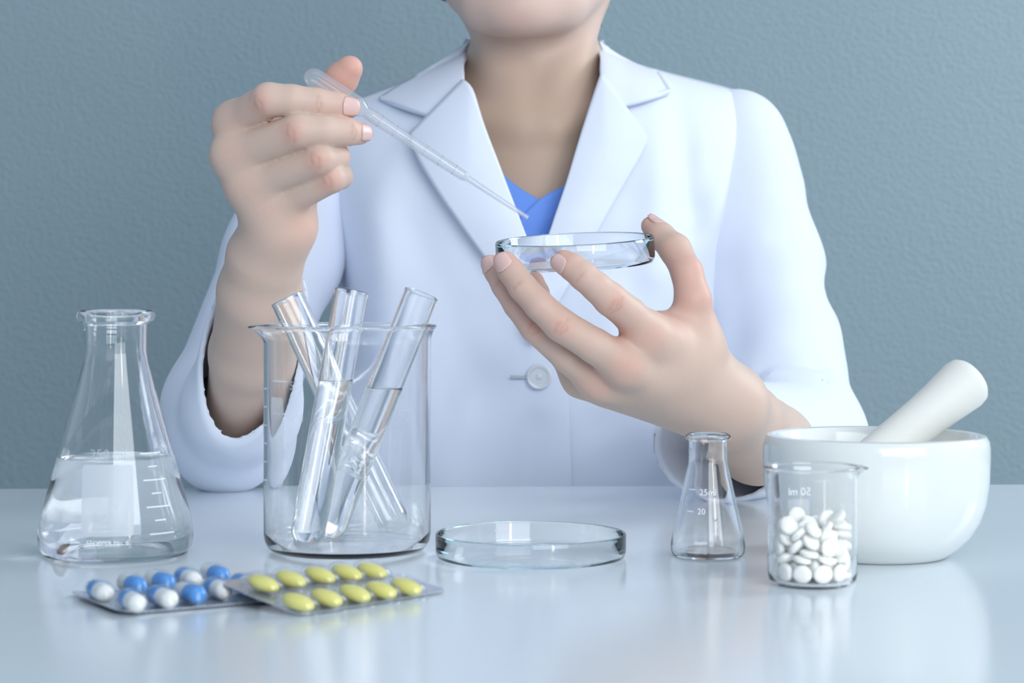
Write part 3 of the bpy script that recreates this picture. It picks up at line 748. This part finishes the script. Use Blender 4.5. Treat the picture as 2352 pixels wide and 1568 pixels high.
# ------------------------------------------------------------------ glassware
def thin_print(name, pts2d_faces, surf, parent, m, lift=0.00012):
    V, Fc = pts2d_faces
    o = link(name, mesh_from(name, [surf(u, v, lift) for u, v in V], Fc), m, parent, smooth=False); return o
def rect(u0, v0, u1, v1, n=12, rnd=0.0):
    V, Fc = [], []
    m = 10
    for i in range(n + 1):
        for j in range(m + 1):
            u, v = u0 + (u1 - u0) * i / n, v0 + (v1 - v0) * j / m
            if rnd:      # rounded corners: pull corner points inwards
                cx_, cy_ = min(max(u, u0 + rnd), u1 - rnd), min(max(v, v0 + rnd), v1 - rnd)
                dx, dy = u - cx_, v - cy_; L = math.hypot(dx, dy)
                if L > rnd: u, v = cx_ + dx / L * rnd, cy_ + dy / L * rnd
            V.append((u, v))
    for i in range(n):
        for j in range(m):
            a = i * (m + 1) + j; Fc.append((a, a + m + 1, a + m + 2, a + 1))
    return V, Fc
def text2d(s, size, spacing=1.0):
    c = bpy.data.curves.new('t', 'FONT'); c.body = s; c.size = size; c.align_x = 'CENTER'; c.space_character = spacing; c.resolution_u = 3
    o = bpy.data.objects.new('t', c); COL.objects.link(o)
    dg = bpy.context.evaluated_depsgraph_get(); e = o.evaluated_get(dg); me = e.to_mesh()
    bm = bmesh.new(); bm.from_mesh(me)
    bmesh.ops.triangulate(bm, faces=bm.faces[:])
    V = [(v.co.x, v.co.y) for v in bm.verts]; Fc = [tuple(v.index for v in f.verts) for f in bm.faces]
    bm.free(); e.to_mesh_clear(); bpy.data.objects.remove(o); bpy.data.curves.remove(c)
    return V, Fc
def shift(VF, du, dv): return [(u + du, v + dv) for u, v in VF[0]], VF[1]
def merge(*L):
    V, Fc = [], []
    for v, f in L:
        n = len(V); V += list(v); Fc += [tuple(i + n for i in q) for q in f]
    return V, Fc
def round_surf(rad, face, inside=False):
    """u along the surface (metres, from the meridian that faces the lens), v = height"""
    def f(u, v, lift):
        r = rad(v) + lift; a = face + u / rad(v)
        return (r * math.cos(a), r * math.sin(a), v)
    return f
def toward_lens(loc): return math.atan2(-loc[1], -loc[0])

def beaker(name, loc, R, Hh, wl, label, spout):
    o = empty(name, loc, label, 'beaker')
    k = max(R / 0.046, 0.6)
    zl, hl = Hh - 0.0115 * k, 0.0100 * k
    prof = [(0, 0.0), (R - 0.009 * k, 0.0), (R - 0.0045 * k, 0.0008 * k), (R - 0.0020 * k, 0.0028 * k), (R - 0.0006 * k, 0.0060 * k), (R, 0.0100 * k), (R, 0.3 * Hh), (R, 0.6 * Hh)]
    prof += [(R + 0.0030 * k * s ** 2.4, zl + hl * s) for s in [i / 10 for i in range(11)]]
    ri, wi = R - wl, R - wl + 0.0030 * k
    c0 = ((R + 0.0030 * k + wi) / 2, zl + hl + 0.0001 * k); br = (R + 0.0030 * k - wi) / 2 * 1.25
    prof += [(c0[0] + br * math.cos(a), c0[1] + br * math.sin(a)) for a in [math.radians(-10 + 20 * i) for i in range(11)]]
    prof += [(ri + 0.0030 * k * s ** 2.4, zl + hl * s) for s in [1 - i / 10 for i in range(1, 11)]]
    prof += [(ri, 0.6 * Hh), (ri, 0.3 * Hh), (ri, 0.011 * k), (ri - 0.001 * k, 0.0068 * k), (ri - 0.003 * k, 0.0042 * k), (R - 0.010 * k, 0.0029 * k), (0, 0.0025)]
    def dfm(x, y, z):
        a = math.atan2(y, x) - spout; a = (a + math.pi) % (2 * math.pi) - math.pi
        g = math.exp(-(a / 0.20) ** 2) * max(0, (z - (Hh - 0.010 * max(k, 0.6))) / (0.010 * max(k, 0.6))) ** 1.5
        r = math.hypot(x, y); f_ = 1 + 0.0065 * max(k, 0.6) * g / max(r, 1e-6)
        return (x * f_, y * f_, z - 0.0008 * g)
    link('glass_wall', lathe('glass_wall', prof, 96, dfm), M['glass'], o)
    return o
def conical(name, loc, R, Hh, rn, zn, wl, label):
    """rn neck radius, zn height where the cone meets the neck"""
    o = empty(name, loc, label, 'flask')
    k = R / 0.042
    outer = [(0, 0.0), (R * 0.80, 0.0), (R * 0.93, 0.0012 * k), (R * 0.985, 0.005 * k), (R, 0.0105 * k), (R * 0.992, 0.0155 * k), (R * 0.965, 0.0215 * k)]
    z0, r0 = 0.0215 * k, R * 0.965
    for i in range(1, 9):
        t_ = i / 9; outer.append((r0 + (rn + 0.0022 * k - r0) * t_, z0 + (zn - z0) * t_))
    outer += [(rn + 0.0006 * k, zn + 0.006 * k), (rn, zn + 0.012 * k), (rn, Hh - 0.009 * k), (rn + 0.0004 * k, Hh - 0.0075 * k), (rn + 0.0035 * k, Hh - 0.0060 * k), (rn + 0.0046 * k, Hh - 0.0035 * k), (rn + 0.0040 * k, Hh - 0.0008 * k), (rn + 0.0022 * k, Hh)]
    inner = [(rn - 0.0002 * k, Hh - 0.0012 * k), (rn - wl, Hh - 0.006 * k), (rn - wl, zn + 0.012 * k)]
    for r, z in reversed(outer[6:15]): inner.append((r - wl * 1.05, z))
    inner += [(R * 0.985 - wl, 0.0110 * k), (R * 0.955 - wl, 0.0062 * k), (R * 0.86, 0.0035 * k), (0, 0.0028 * k)]
    link('glass_wall', lathe('glass_wall', outer + inner, 96), M['glass'], o)
    def rad(z):
        for (ra, za), (rb, zb) in zip(outer[1:-1], outer[2:]):
            if za <= z <= zb and zb > za: return ra + (rb - ra) * (z - za) / (zb - za)
        return rn
    def irad(z):
        pr = inner[::-1]
        for (ra, za), (rb, zb) in zip(pr[:-1], pr[1:]):
            if za <= z <= zb and zb > za: return ra + (rb - ra) * (z - za) / (zb - za)
        return rn - wl
    return o, rad, irad, inner

# large conical flask with water
FL = (P(266, 1100, 1.188).x, 1.188, 0.0)
fl, frad, firad, finn = conical('conical_flask', FL, 0.0420, 0.1335, 0.0168, 0.099, 0.0014, 'large clear conical flask half filled with water, left end of the table')
WZ = 0.0535
wp = [(0, 0.0026)] + [(r + 0.00025, z - 0.0002) for r, z in finn[::-1][1:] if z < WZ - 0.002] + [(firad(WZ) + 0.00025, WZ), (firad(WZ) - 0.0012, WZ - 0.0006), (firad(WZ) - 0.003, WZ - 0.0009), (0, WZ - 0.0009)]
link('water', lathe('water', wp, 96), M['water'], fl)
fa = toward_lens(FL); S_ = round_surf(frad, fa)
mpp = 1.15 / F                     # metres on the glass for one pixel
thin_print('etched_label', rect(-0.0185, 0.0150, 0.0095, 0.0520, 16, 0.002), S_, fl, M['frost'])
thin_print('lettering', shift(text2d('STOPPER No. 6', 0.0034), -0.0045, 0.0105), S_, fl, M['print'])
thin_print('lettering', shift(text2d('250 ml', 0.0072), -0.004, 0.0550), S_, fl, M['faint'])
for i in range(7):
    z = 0.0150 + i * 0.0070; long = i % 2 == 0
    thin_print('graduation_mark', rect(0.0185 - 0.0009 * i + (0 if long else 0.004), z, (0.0345 if long else 0.030) - 0.0013 * i, z + 0.0006, 8), S_, fl, M['print'])

# large beaker with three test tubes
BK = (P(798, 1100, 1.205).x, 1.205, 0.0)
bk_ = beaker('large_beaker', BK, 0.0462, 0.1255, 0.0016, 'large clear glass beaker with three test tubes leaning in it', math.pi + 0.15)
ba = toward_lens(BK); SB = round_surf(lambda v: 0.0462, ba)
thin_print('graduation_mark', rect(-0.0490, 0.0950, -0.0362, 0.0956, 8), SB, bk_, M['print'])
thin_print('lettering', shift(text2d('500', 0.0064), -0.0292, 0.0912), SB, bk_, M['faint'])
thin_print('graduation_mark', rect(-0.0480, 0.0775, -0.0362, 0.0781, 8), SB, bk_, M['print'])
thin_print('lettering', shift(text2d('400', 0.0064), -0.0292, 0.0738), SB, bk_, M['faint'])
thin_print('etched_label', rect(-0.0510, 0.038, -0.0385, 0.0865, 12, 0.002), SB, bk_, M['faint'])
for z in (0.030, 0.040, 0.050, 0.060, 0.070, 0.080, 0.090):
    thin_print('graduation_mark', rect(-0.0660, z, -0.0605, z + 0.0007, 6), SB, bk_, M['print'])
def tube(top, bot, label, level=None):
    """test tube from its round bottom to its rim, water up to the height level"""
    R, wl = 0.0095, 0.0011
    a, b = Vector(bot), Vector(top); d = b - a; L = d.length
    o = empty('test_tube', a, label, 'test tube', 'test tubes in the beaker')
    q = d.to_track_quat('Z', 'Y'); o.rotation_euler = q.to_euler()
    prof = [(R * math.sin(t_), R - R * math.cos(t_)) for t_ in [i * math.pi / 16 for i in range(9)]] + [(R, L * 0.3), (R, L * 0.6), (R, L - 0.003), (R + 0.0002, L - 0.0012), (R + 0.0001, L - 0.0003), (R - wl / 2, L), (R - wl, L - 0.0005), (R - wl, L - 0.003), (R - wl, L * 0.6), (R - wl, L * 0.3)]
    ri = R - wl
    prof += [(ri * math.sin(t_), R - ri * math.cos(t_)) for t_ in [(8 - i) * math.pi / 16 for i in range(9)]]
    link('glass_wall', lathe('glass_wall', prof, 48), M['tubeglass'], o)
    if level is not None:
        rw = ri + 0.0002; pr = [(rw * math.sin(t_), R - rw * math.cos(t_)) for t_ in [i * math.pi / 16 for i in range(9)]]
        up = q.inverted() @ Vector((0, 0, 1)); zc = (level - a.z) / (d.normalized().z)
        def top_(r, k): return lambda x, y: zc - (up.x * x + up.y * y) / up.z + k
        N0 = len(pr); pr += [(rw, 8.5), (rw, 9.0), (rw - 0.001, 9.1), (rw * 0.5, 9.2), (0, 9.2)]
        def df(x, y, z):
            if z > 8: return (x, y, zc - (up.x * x + up.y * y) / up.z - (0.0006 if z > 9.05 else 0.002 if z < 8.9 else 0))
            return (x, y, z)
        link('water', lathe('water', pr, 48, df), M['water'], o)
    return o
def bp(x, y, z): return (BK[0] + x, BK[1] + y, z)
tube(bp(-0.0355, 0.018, 0.1395), bp(0.0275, 0.0150, 0.0080), 'empty test tube leaning left over the beaker rim')
tube(bp(0.0020, 0.005, 0.1435), bp(-0.0215, -0.0175, 0.0045), 'nearly upright middle test tube with water in the beaker', 0.0945)
tube(bp(0.0415, -0.011, 0.1425), bp(-0.0127, 0.0030, 0.0060), 'test tube leaning right over the beaker rim with water inside', 0.0905)

# glass dishes
def dish(name, M_, R, Hh, label):
    o = empty(name, (0, 0, 0), label, 'petri dish'); o.matrix_world = M_
    wl = 0.0016
    prof = [(0, 0), (R - 0.004, 0), (R - 0.0015, 0.0005), (R - 0.0003, 0.002), (R, 0.004), (R, Hh - 0.001), (R - 0.0003, Hh - 0.0002), (R - wl / 2, Hh), (R - wl + 0.0003, Hh - 0.0003), (R - wl, Hh - 0.001), (R - wl, 0.0045), (R - wl - 0.0008, 0.0026), (R - wl - 0.0025, 0.0018), (0, 0.0018)]
    link('glass_wall', lathe('glass_wall', prof, 128), M['dishglass'], o)
    return o
dish('petri_dish', Matrix.Translation((P(1219, 1240, 1.177).x, 1.177, 0.0)), 0.0515, 0.0135, 'shallow clear glass dish lying on the table beside the large beaker')
hc = P(1321, 578, 1.3255)
dish('petri_dish', Matrix.Translation(hc) @ Matrix.Rotation(math.radians(-2.6), 4, 'Y') @ Matrix.Rotation(math.radians(5.0), 4, 'X') @ Matrix.Translation((0, 0, -0.008)), 0.0485, 0.0160, 'shallow clear glass dish held up between fingers and thumb')

# small conical flask
SF = (P(1626, 1200, 1.182).x, 1.182, 0.0)
sf, srad, sirad, _ = conical('conical_flask', SF, 0.0203, 0.0665, 0.0103, 0.0475, 0.0011, 'small empty clear conical flask in front of the mortar')
SS = round_surf(srad, toward_lens(SF))
thin_print('lettering', shift(text2d('25ml', 0.0046), 0.0000, 0.0345), SS, sf, M['print'])
thin_print('graduation_mark', rect(-0.0110, 0.0370, -0.0068, 0.0375, 6), SS, sf, M['print'])
thin_print('lettering', shift(text2d('20', 0.0044), -0.0035, 0.0245), SS, sf, M['print'])
thin_print('graduation_mark', rect(-0.0120, 0.0255, -0.0082, 0.0260, 6), SS, sf, M['print'])

# mortar and pestle
MR = (P(2012, 1150, 1.185).x, 1.185, 0.0)
mo = empty('mortar', MR, 'white glazed porcelain mortar bowl at the right end of the table', 'mortar')
R = 0.0612
prof = [(0, 0.0), (0.036, 0.0), (0.0385, 0.0006), (0.0400, 0.0022), (0.0455, 0.0060), (0.0512, 0.0120), (0.0560, 0.0200), (0.0590, 0.0290), (0.0606, 0.0400), (R, 0.0520), (R, 0.0590), (R - 0.0006, 0.0630), (R - 0.0022, 0.0655), (R - 0.0045, 0.0662), (R - 0.0068, 0.0655),
        (R - 0.0082, 0.0630), (R - 0.0100, 0.0560), (R - 0.0140, 0.0420), (R - 0.0220, 0.0280), (R - 0.0340, 0.0180), (R - 0.0480, 0.0130), (0, 0.0120)]
link('bowl', lathe('bowl', prof, 96), M['ceramic'], mo)
a, b = Vector((MR[0] - 0.026, MR[1] - 0.014, 0.0345)), P(2224, 874, 1.210)
d = b - a; L = d.length
pe = empty('pestle', a, 'off-white unglazed porcelain pestle resting in the mortar', 'pestle')
pe.rotation_euler = d.to_track_quat('Z', 'Y').to_euler()
link('pestle_shaft', lathe('pestle_shaft', [(0, -0.0135), (0.006, -0.0125), (0.011, -0.0095), (0.0142, -0.004), (0.0150, 0.003), (0.0142, 0.010), (0.0128, 0.020), (0.0122, 0.035), (0.0122, 0.055), (0.0126, L * 0.70), (0.0132, L * 0.80), (0.0143, L * 0.90), (0.0149, L * 0.96), (0.0142, L * 1.0), (0.0125, L * 1.018), (0.008, L * 1.034), (0.004, L * 1.040), (0, L * 1.042)], 48), M['bisque'], pe)

# small beaker with loose tablets
SBK = (P(1866, 1200, 1.078).x, 1.078, 0.0)
sb = beaker('small_beaker', SBK, 0.0221, 0.0590, 0.0013, 'small clear glass beaker filled halfway with white tablets', -0.10)
ta = toward_lens(SBK) + math.pi; ST = round_surf(lambda v: 0.0221, ta)
thin_print('lettering', shift(text2d('50 ml', 0.0056), 0.0070, 0.0420), ST, sb, M['print'])
thin_print('etched_label', rect(0.0015, 0.0250, 0.0135, 0.0400, 12, 0.001), ST, sb, M['faint'])
TAB = [[7.25,11.09,4.1,0.0,-0.1,-2.2],[12.83,-3.35,4.1,-3.1,0.0,0.6],[-0.85,13.24,4.11,-0.0,0.0,1.1],[-9.28,2.11,4.32,-0.0,0.0,2.5],[3.59,3.64,4.53,-0.0,-3.1,0.9],[-2.25,-2.45,4.63,-0.0,0.0,-2.9],[12.19,5.12,5.73,0.3,0.4,-0.3],[-8.06,10.57,5.78,0.3,0.4,-1.9],[-12.94,-8.26,6.45,1.5,0.1,2.1],[10.4,-11.3,6.45,-1.2,-1.4,0.4],[-6.34,-13.98,6.45,-1.5,0.1,-0.4],[2.53,-15.13,6.47,-1.4,1.1,0.3],[-14.48,5.16,6.56,1.5,-1.4,-1.8],[-8.37,-7.39,6.86,-1.8,0.5,2.1],[4.79,-9.81,6.9,1.1,0.4,-2.9],[6.57,11.51,7.51,-0.1,-0.0,-0.9],[-9.31,1.85,7.73,-0.1,3.1,-1.3],[2.79,4.14,7.95,0.0,-3.1,0.6],[5.18,-3.99,8.51,2.5,0.5,1.6],[-1.42,-9.84,8.84,-0.8,2.1,-0.4],[-0.8,13.16,9.17,0.2,0.5,-2.9],[-8.4,10.31,9.67,0.3,-0.3,-0.1],[15.29,1.06,9.85,-1.4,-1.1,1.5],[12.62,-4.1,10.02,1.0,1.4,-1.6],[7.4,10.97,10.91,-0.0,-3.1,1.4],[-4.7,2.66,11.37,-0.0,3.1,0.2],[1.87,-2.83,12.1,2.9,-0.6,0.6],[-13.07,2.55,12.19,-0.1,0.0,3.1],[11.81,4.13,12.22,-1.8,0.9,-1.9],[-11.94,-5.68,12.35,2.7,0.5,1.1],[-6.08,-11.75,12.65,-0.2,0.1,-1.3],[4.75,-12.21,12.73,0.2,-2.9,-1.4],[-1.18,13.1,12.87,-0.2,-0.5,0.3],[-8.86,9.88,13.15,0.4,-0.2,-0.4],[8.09,2.59,13.54,-1.4,-0.8,1.3],[2.28,4.79,13.62,-0.6,-0.6,-1.3],[10.9,-7.26,14.07,0.8,0.7,-1.3],[7.21,11.11,14.32,0.1,0.0,2.1],[-5.44,-0.78,14.89,-0.3,-0.1,2.4],[-3.18,-12.91,15.45,-0.0,0.2,-0.4],[-1.85,13.02,16.41,-0.4,-0.3,0.7],[-1.35,-4.65,17.11,0.4,0.8,-0.3],[-14.96,-3.16,17.14,-1.7,-0.5,1.8],[13.04,-2.35,17.5,-0.5,-0.3,-0.7],[-9.15,-1.77,17.66,-2.9,-0.1,-0.3],[9.93,-8.73,17.74,2.2,-0.3,2.2],[-12.67,3.46,18.26,-1.4,1.1,0.4],[1.73,-6.54,18.35,0.8,-0.5,1.1],[-8.18,-10.37,18.38,2.4,0.3,1.3],[5.79,-14.13,18.43,-1.3,1.3,0.6],[-4.82,5.03,18.47,-1.0,1.1,-0.1],[12.54,3.6,18.68,3.0,0.3,0.6],[-4.63,12.25,19.35,-0.4,-0.2,0.8],[1.22,8.84,19.57,0.9,0.8,0.3],[9.96,11.63,20.07,-1.9,1.4,-1.0],[5.68,7.57,20.29,2.2,0.1,-2.2],[-2.3,-12.91,20.87,-2.3,-0.0,0.7],[5.16,0.65,21.07,-0.8,-2.9,0.5],[-0.62,2.26,21.73,0.5,-2.2,-1.3],[-11.57,-6.26,21.75,-0.6,-2.5,-0.3],[5.7,-10.37,22.24,2.8,-1.0,-0.8],[12.43,-3.83,22.76,-0.2,-0.3,-1.2],[-4.27,12.36,23.18,0.3,-0.3,-1.2],[-7.4,-10.99,23.96,-0.7,0.3,1.4],[-8.98,-0.45,24.1,-1.9,-2.2,0.4],[14.32,5.38,24.24,1.5,0.8,-1.2],[-9.5,9.15,24.44,1.8,-0.6,2.2],[8.49,4.43,24.64,2.4,-0.1,-1.2],[3.68,14.8,25.1,-1.6,-0.4,-0.2],[5.48,-4.92,25.15,-2.5,-0.8,-0.9],[-3.51,-3.98,25.26,-1.5,-2.9,0.2],[12.92,-2.81,25.99,0.3,3.0,-0.5],[-1.46,-12.95,26.14,2.5,0.5,-1.6],[0.22,9.29,26.55,-0.7,-0.1,-2.4],[-11.41,3.04,26.71,0.1,-2.1,1.9],[-11.28,-6.68,26.72,-0.4,0.8,-1.7],[8.25,10.05,28.27,-1.4,-0.4,0.1],[-5.36,14.27,29.06,1.6,-0.2,-2.8],[12.04,4.39,29.68,2.5,-0.5,1.4],[-13.72,6.61,30.55,-1.1,1.8,-1.6]]
k = 1.10; tr, th = 0.00465, 0.0038
tp = [(0, -th / 2), (tr * 0.5, -th / 2 + 0.00008), (tr - 0.0011, -th / 2 + 0.0004), (tr - 0.0002, -th / 2 + 0.0009), (tr, -th / 2 + 0.0013), (tr, th / 2 - 0.0013), (tr - 0.0002, th / 2 - 0.0009), (tr - 0.0011, th / 2 - 0.0004), (tr * 0.5, th / 2 - 0.00008), (0, th / 2)]
tme = lathe('tablet', tp, 18); tme.materials.append(M['tablet']); tme.polygons.foreach_set('use_smooth', [True] * len(tme.polygons))
for x, y, z, ex, ey, ez in TAB:
    zz = (z - 2.4) * k + 2.75
    if zz > 33.5: continue
    o = bpy.data.objects.new('tablet', tme); COL.objects.link(o)
    o.location = (SBK[0] + x * k * mm, SBK[1] + y * k * mm, zz * mm); o.rotation_euler = (ex, ey, ez)
    tag(o, 'small round white tablet heaped in the small beaker', 'tablet', 'white tablets in the small beaker')

# pipette held between thumb and fingers
pa, pb = P(722, 180, 1.3325), P(1213, 500, 1.3325)
d = pb - pa; L = d.length
pi_ = empty('pipette', pa, 'clear plastic transfer pipette held between thumb and fingers', 'pipette')
pi_.rotation_euler = d.to_track_quat('Z', 'Y').to_euler()
def shell(outer, t_): return outer + [(max(r - t_, 0.0003), z) for r, z in reversed(outer)]
bulb = [(0.0001, -0.0069), (0.0025, -0.0064), (0.0048, -0.0045), (0.0062, -0.0015), (0.0065, 0.002), (0.0064, 0.020), (0.0064, 0.029), (0.0060, 0.0330), (0.0046, 0.0355), (0.0034, 0.0375)]
stem = [(0.0034, 0.0375), (0.0039, 0.0400), (0.0040, 0.0430), (0.0038, 0.060), (0.0035, 0.085), (0.0032, 0.108), (0.0031, 0.1095)]
tip = [(0.0031, 0.1095), (0.0022, 0.1115), (0.0019, 0.113), (0.0017, 0.130), (0.0014, L * 0.985), (0.0014, L)]
link('bulb', lathe('bulb', bulb, 40), M['plastic'], pi_)
link('stem', lathe('stem', shell(stem, 0.0007), 32), M['plastic'], pi_)
link('tip', lathe('tip', shell(tip, 0.0006), 28), M['plastic'], pi_)
PS = lambda z: 0.0040 - 0.000012 * (z * 1000 - 43)
for i, z in enumerate((0.0475, 0.0585, 0.0695, 0.0805, 0.0915, 0.1020)):
    link('graduation_ring', lathe('graduation_ring', [(PS(z), z), (PS(z) + 0.00022, z + 0.0002), (PS(z) + 0.00022, z + 0.0006), (PS(z), z + 0.0008)], 28), M['plastic'], pi_)
    if i < 5:
        V, Fc = text2d(['3', '2.5', '2', '1.5', '1'][i], 0.0030)
        # numerals run across the stem and face the lens
        lz = pi_.rotation_euler.to_matrix().inverted() @ Vector((0, -1, 0)); a0 = math.atan2(lz.y, lz.x)
        r_ = PS(z) + 0.0001
        V3 = [(r_ * math.cos(a0 + v / r_), r_ * math.sin(a0 + v / r_), z + 0.003 + u) for u, v in V]
        link('lettering', mesh_from('lettering', V3, Fc), M['faint'], pi_, smooth=False)

# ------------------------------------------------------------------ blister packs
def pack_frame(front_left, along_pt, depth_pt):
    """x along the long edge, y along the short one, z up from the card"""
    o = Vector(front_left); x = (Vector(along_pt) - o).normalized(); y = (Vector(depth_pt) - o); y = (y - x * y.dot(x)).normalized(); z = x.cross(y)
    m = Matrix((x, y, z)).transposed().to_4x4(); m.translation = o; return m
def card(L, Wd, r, t_, bend):
    pts = []
    for cx_, cy_, a0 in ((L - r, Wd - r, 0), (r, Wd - r, 90), (r, r, 180), (L - r, r, 270)):
        for k_ in range(7):
            a = math.radians(a0 + 15 * k_); pts.append((cx_ + r * math.cos(a), cy_ + r * math.sin(a)))
    bm = bmesh.new(); f = bm.faces.new([bm.verts.new((x, y, 0)) for x, y in pts])
    for ax, n, ln in ((0, 24, L), (1, 12, Wd)):
        for i in range(1, n):
            co = [0, 0, 0]; co[ax] = ln * i / n; no = [0, 0, 0]; no[ax] = 1
            bmesh.ops.bisect_plane(bm, geom=bm.verts[:] + bm.edges[:] + bm.faces[:], plane_co=co, plane_no=no)
    bmesh.ops.recalc_face_normals(bm, faces=bm.faces[:])
    for f in bm.faces:
        if f.normal.z > 0: f.normal_flip()
    bmesh.ops.solidify(bm, geom=bm.faces[:], thickness=t_)
    for v in bm.verts: v.co.z += bend(v.co.x, v.co.y)
    return bm_mesh('foil_card', bm)
def dome(lx, ly, hz, p=2.6):
    """clear bubble over a pill: half widths lx, ly and height hz, with a flat flange"""
    rows = []; n = 14
    for i in range(n + 1):
        t_ = i / n * math.pi / 2
        row = []
        for j in range(40):
            a = 2 * math.pi * j / 40; ca, sa = math.cos(a), math.sin(a)
            q = (abs(ca) ** p + abs(sa) ** p) ** (-1 / p)
            s_ = math.cos(t_) ** 0.55 if i < n else 0.001
            row.append((lx * q * ca * s_, ly * q * sa * s_, hz * math.sin(t_) ** 0.8))
        rows.append(row)
    rows.insert(0, [(x * 1.12, y * 1.12, 0.0001) for x, y, z in rows[0]])
    return grid_mesh('bubble', rows, closed=True)
# pack of blue and white capsules
fA, fB, fC = P(270, 1415, 0.9816), P(560, 1390, 1.0127), P(145, 1368, 1.0417)
for v in (fA, fB, fC): v.z = 0.0008
Mc = pack_frame(fA, fB, fC)
cp = empty('capsule_blister_pack', (0, 0, 0), 'foil blister pack of blue and white capsules lying on the table', 'blister pack'); cp.matrix_world = Mc
LC, WC = 0.098, 0.069
link('foil_card', card(LC, WC, 0.008, 0.0005, lambda x, y: 0.0015 * max(0, 1 - x / 0.02) ** 2), M['foil'], cp, smooth=False)
bub = dome(0.0060, 0.0136, 0.0102); bub.materials.append(M['blister'])
cr_ = 0.0045
def half_cap(sgn, L0, r):
    pr = [(0, sgn * (L0 + r))] + [(r * math.sin(t_), sgn * (L0 + r * math.cos(t_))) for t_ in [i * math.pi / 12 for i in range(1, 7)]] + [(r, 0.0)] + [(0, 0.0)]
    return lathe('capsule_half', pr, 24)
cm, bmh = half_cap(1, 0.0074, cr_), half_cap(-1, 0.0074, cr_ - 0.0002)
cols = {'front': ['w', 'w', 'b', 'w', 'w'], 'back': ['w', 'b', 'b', 'w', 'b']}
inv = Mc.inverted()
for rown, pts in (('front', ((303, 1383), (373, 1374), (436, 1365), (500, 1355), (563, 1346))), ('back', ((230, 1361), (303, 1345), (367, 1337), (432, 1331), (493, 1321)))):
    for i, (px, py) in enumerate(pts):
        dpt = (H - 0.0054) * F / (py - HY); w_ = inv @ P(px, py, dpt)
        wx, wy = w_.x, w_.y
        b_o = bpy.data.objects.new('bubble', bub); COL.objects.link(b_o); b_o.parent = cp; b_o.location = (wx, wy, 0.0006)
        for p_ in bub.polygons: p_.use_smooth = True
        cap = bpy.data.objects.new('capsule', None); COL.objects.link(cap); cap.parent = cp; cap.empty_display_size = 0.005
        cap.location = (wx, wy, 0.0006 + cr_ + 0.0002)
        flip = cols[rown][i] == 'b'     # which half comes to the front
        cap.rotation_euler = (math.radians(90 if flip else -90), 0, math.radians((-4, 3, 5, -3, 2)[i]))
        link('blue_half', cm if not cm.materials else cm.copy(), None if cm.materials else M['capblue'], cap)
        link('white_half', bmh if not bmh.materials else bmh.copy(), None if bmh.materials else M['capwhite'], cap)
# pack of yellow tablets, propped on the capsule pack
yA, yB, yC = P(690, 1418, 0.978), P(1035, 1360, 1.0526), P(515, 1335, 1.020)
yA.z = yB.z = 0.0008
My = pack_frame(yA, yB, yC)
yp = empty('tablet_blister_pack', (0, 0, 0), 'foil blister pack of ten yellow oval tablets propped on the capsule pack', 'blister pack'); yp.matrix_world = My
LY, WY = (yB - yA).length * 1.0, (My.inverted() @ yC).y
link('foil_card', card(LY, WY, 0.008, 0.0005, lambda x, y: -0.0035 * max(0, (x - 0.04) / 0.06) ** 1.5 * (y / WY)), M['foil'], yp, smooth=False)
bub2 = dome(0.0069, 0.0118, 0.0086); bub2.materials.append(M['blister']); bub2.polygons.foreach_set('use_smooth', [True] * len(bub2.polygons))
tl, tw, tz = 0.0096, 0.0050, 0.0034
yme = None
V, Fc = [], []
n, m = 14, 24
rows = []
for i in range(n + 1):
    t_ = -math.pi / 2 + math.pi * i / n
    rows.append([(tw * math.cos(t_) ** 0.75 * math.cos(2 * math.pi * j / m) if i not in (0, n) else 0.00002 * math.cos(2 * math.pi * j / m),
                  (tl * math.cos(t_) ** 0.85 if i not in (0, n) else 0.00002) * (math.sin(2 * math.pi * j / m) * (abs(math.sin(2 * math.pi * j / m)) ** 0.12 if math.sin(2 * math.pi * j / m) else 1)), tz * math.sin(t_)) for j in range(m)])
yme = grid_mesh('yellow_tablet', rows, closed=True); yme.materials.append(M['yellow']); yme.polygons.foreach_set('use_smooth', [True] * len(yme.polygons))
iy = My.inverted()
cam_p = Vector((0, 0, H))
for rown, pts in (('front', ((685, 1381), (750, 1371), (815, 1361), (875, 1353), (933, 1345))), ('back', ((605, 1339), (668, 1329), (735, 1320), (797, 1312), (855, 1305)))):
    for px, py in pts:
        o_, d_ = iy @ cam_p, iy.to_3x3() @ (P(px, py, 1.0) - cam_p)
        t_ = (0.0045 - o_.z) / d_.z; w_ = o_ + d_ * t_
        zo = -0.0035 * max(0, (w_.x - 0.04) / 0.06) ** 1.5 * (w_.y / WY)
        b_o = bpy.data.objects.new('bubble', bub2); COL.objects.link(b_o); b_o.parent = yp; b_o.location = (w_.x, w_.y, 0.0006 + zo)
        t_o = bpy.data.objects.new('yellow_tablet', yme); COL.objects.link(t_o); t_o.parent = yp; t_o.location = (w_.x, w_.y, 0.0006 + tz + 0.0003 + zo)
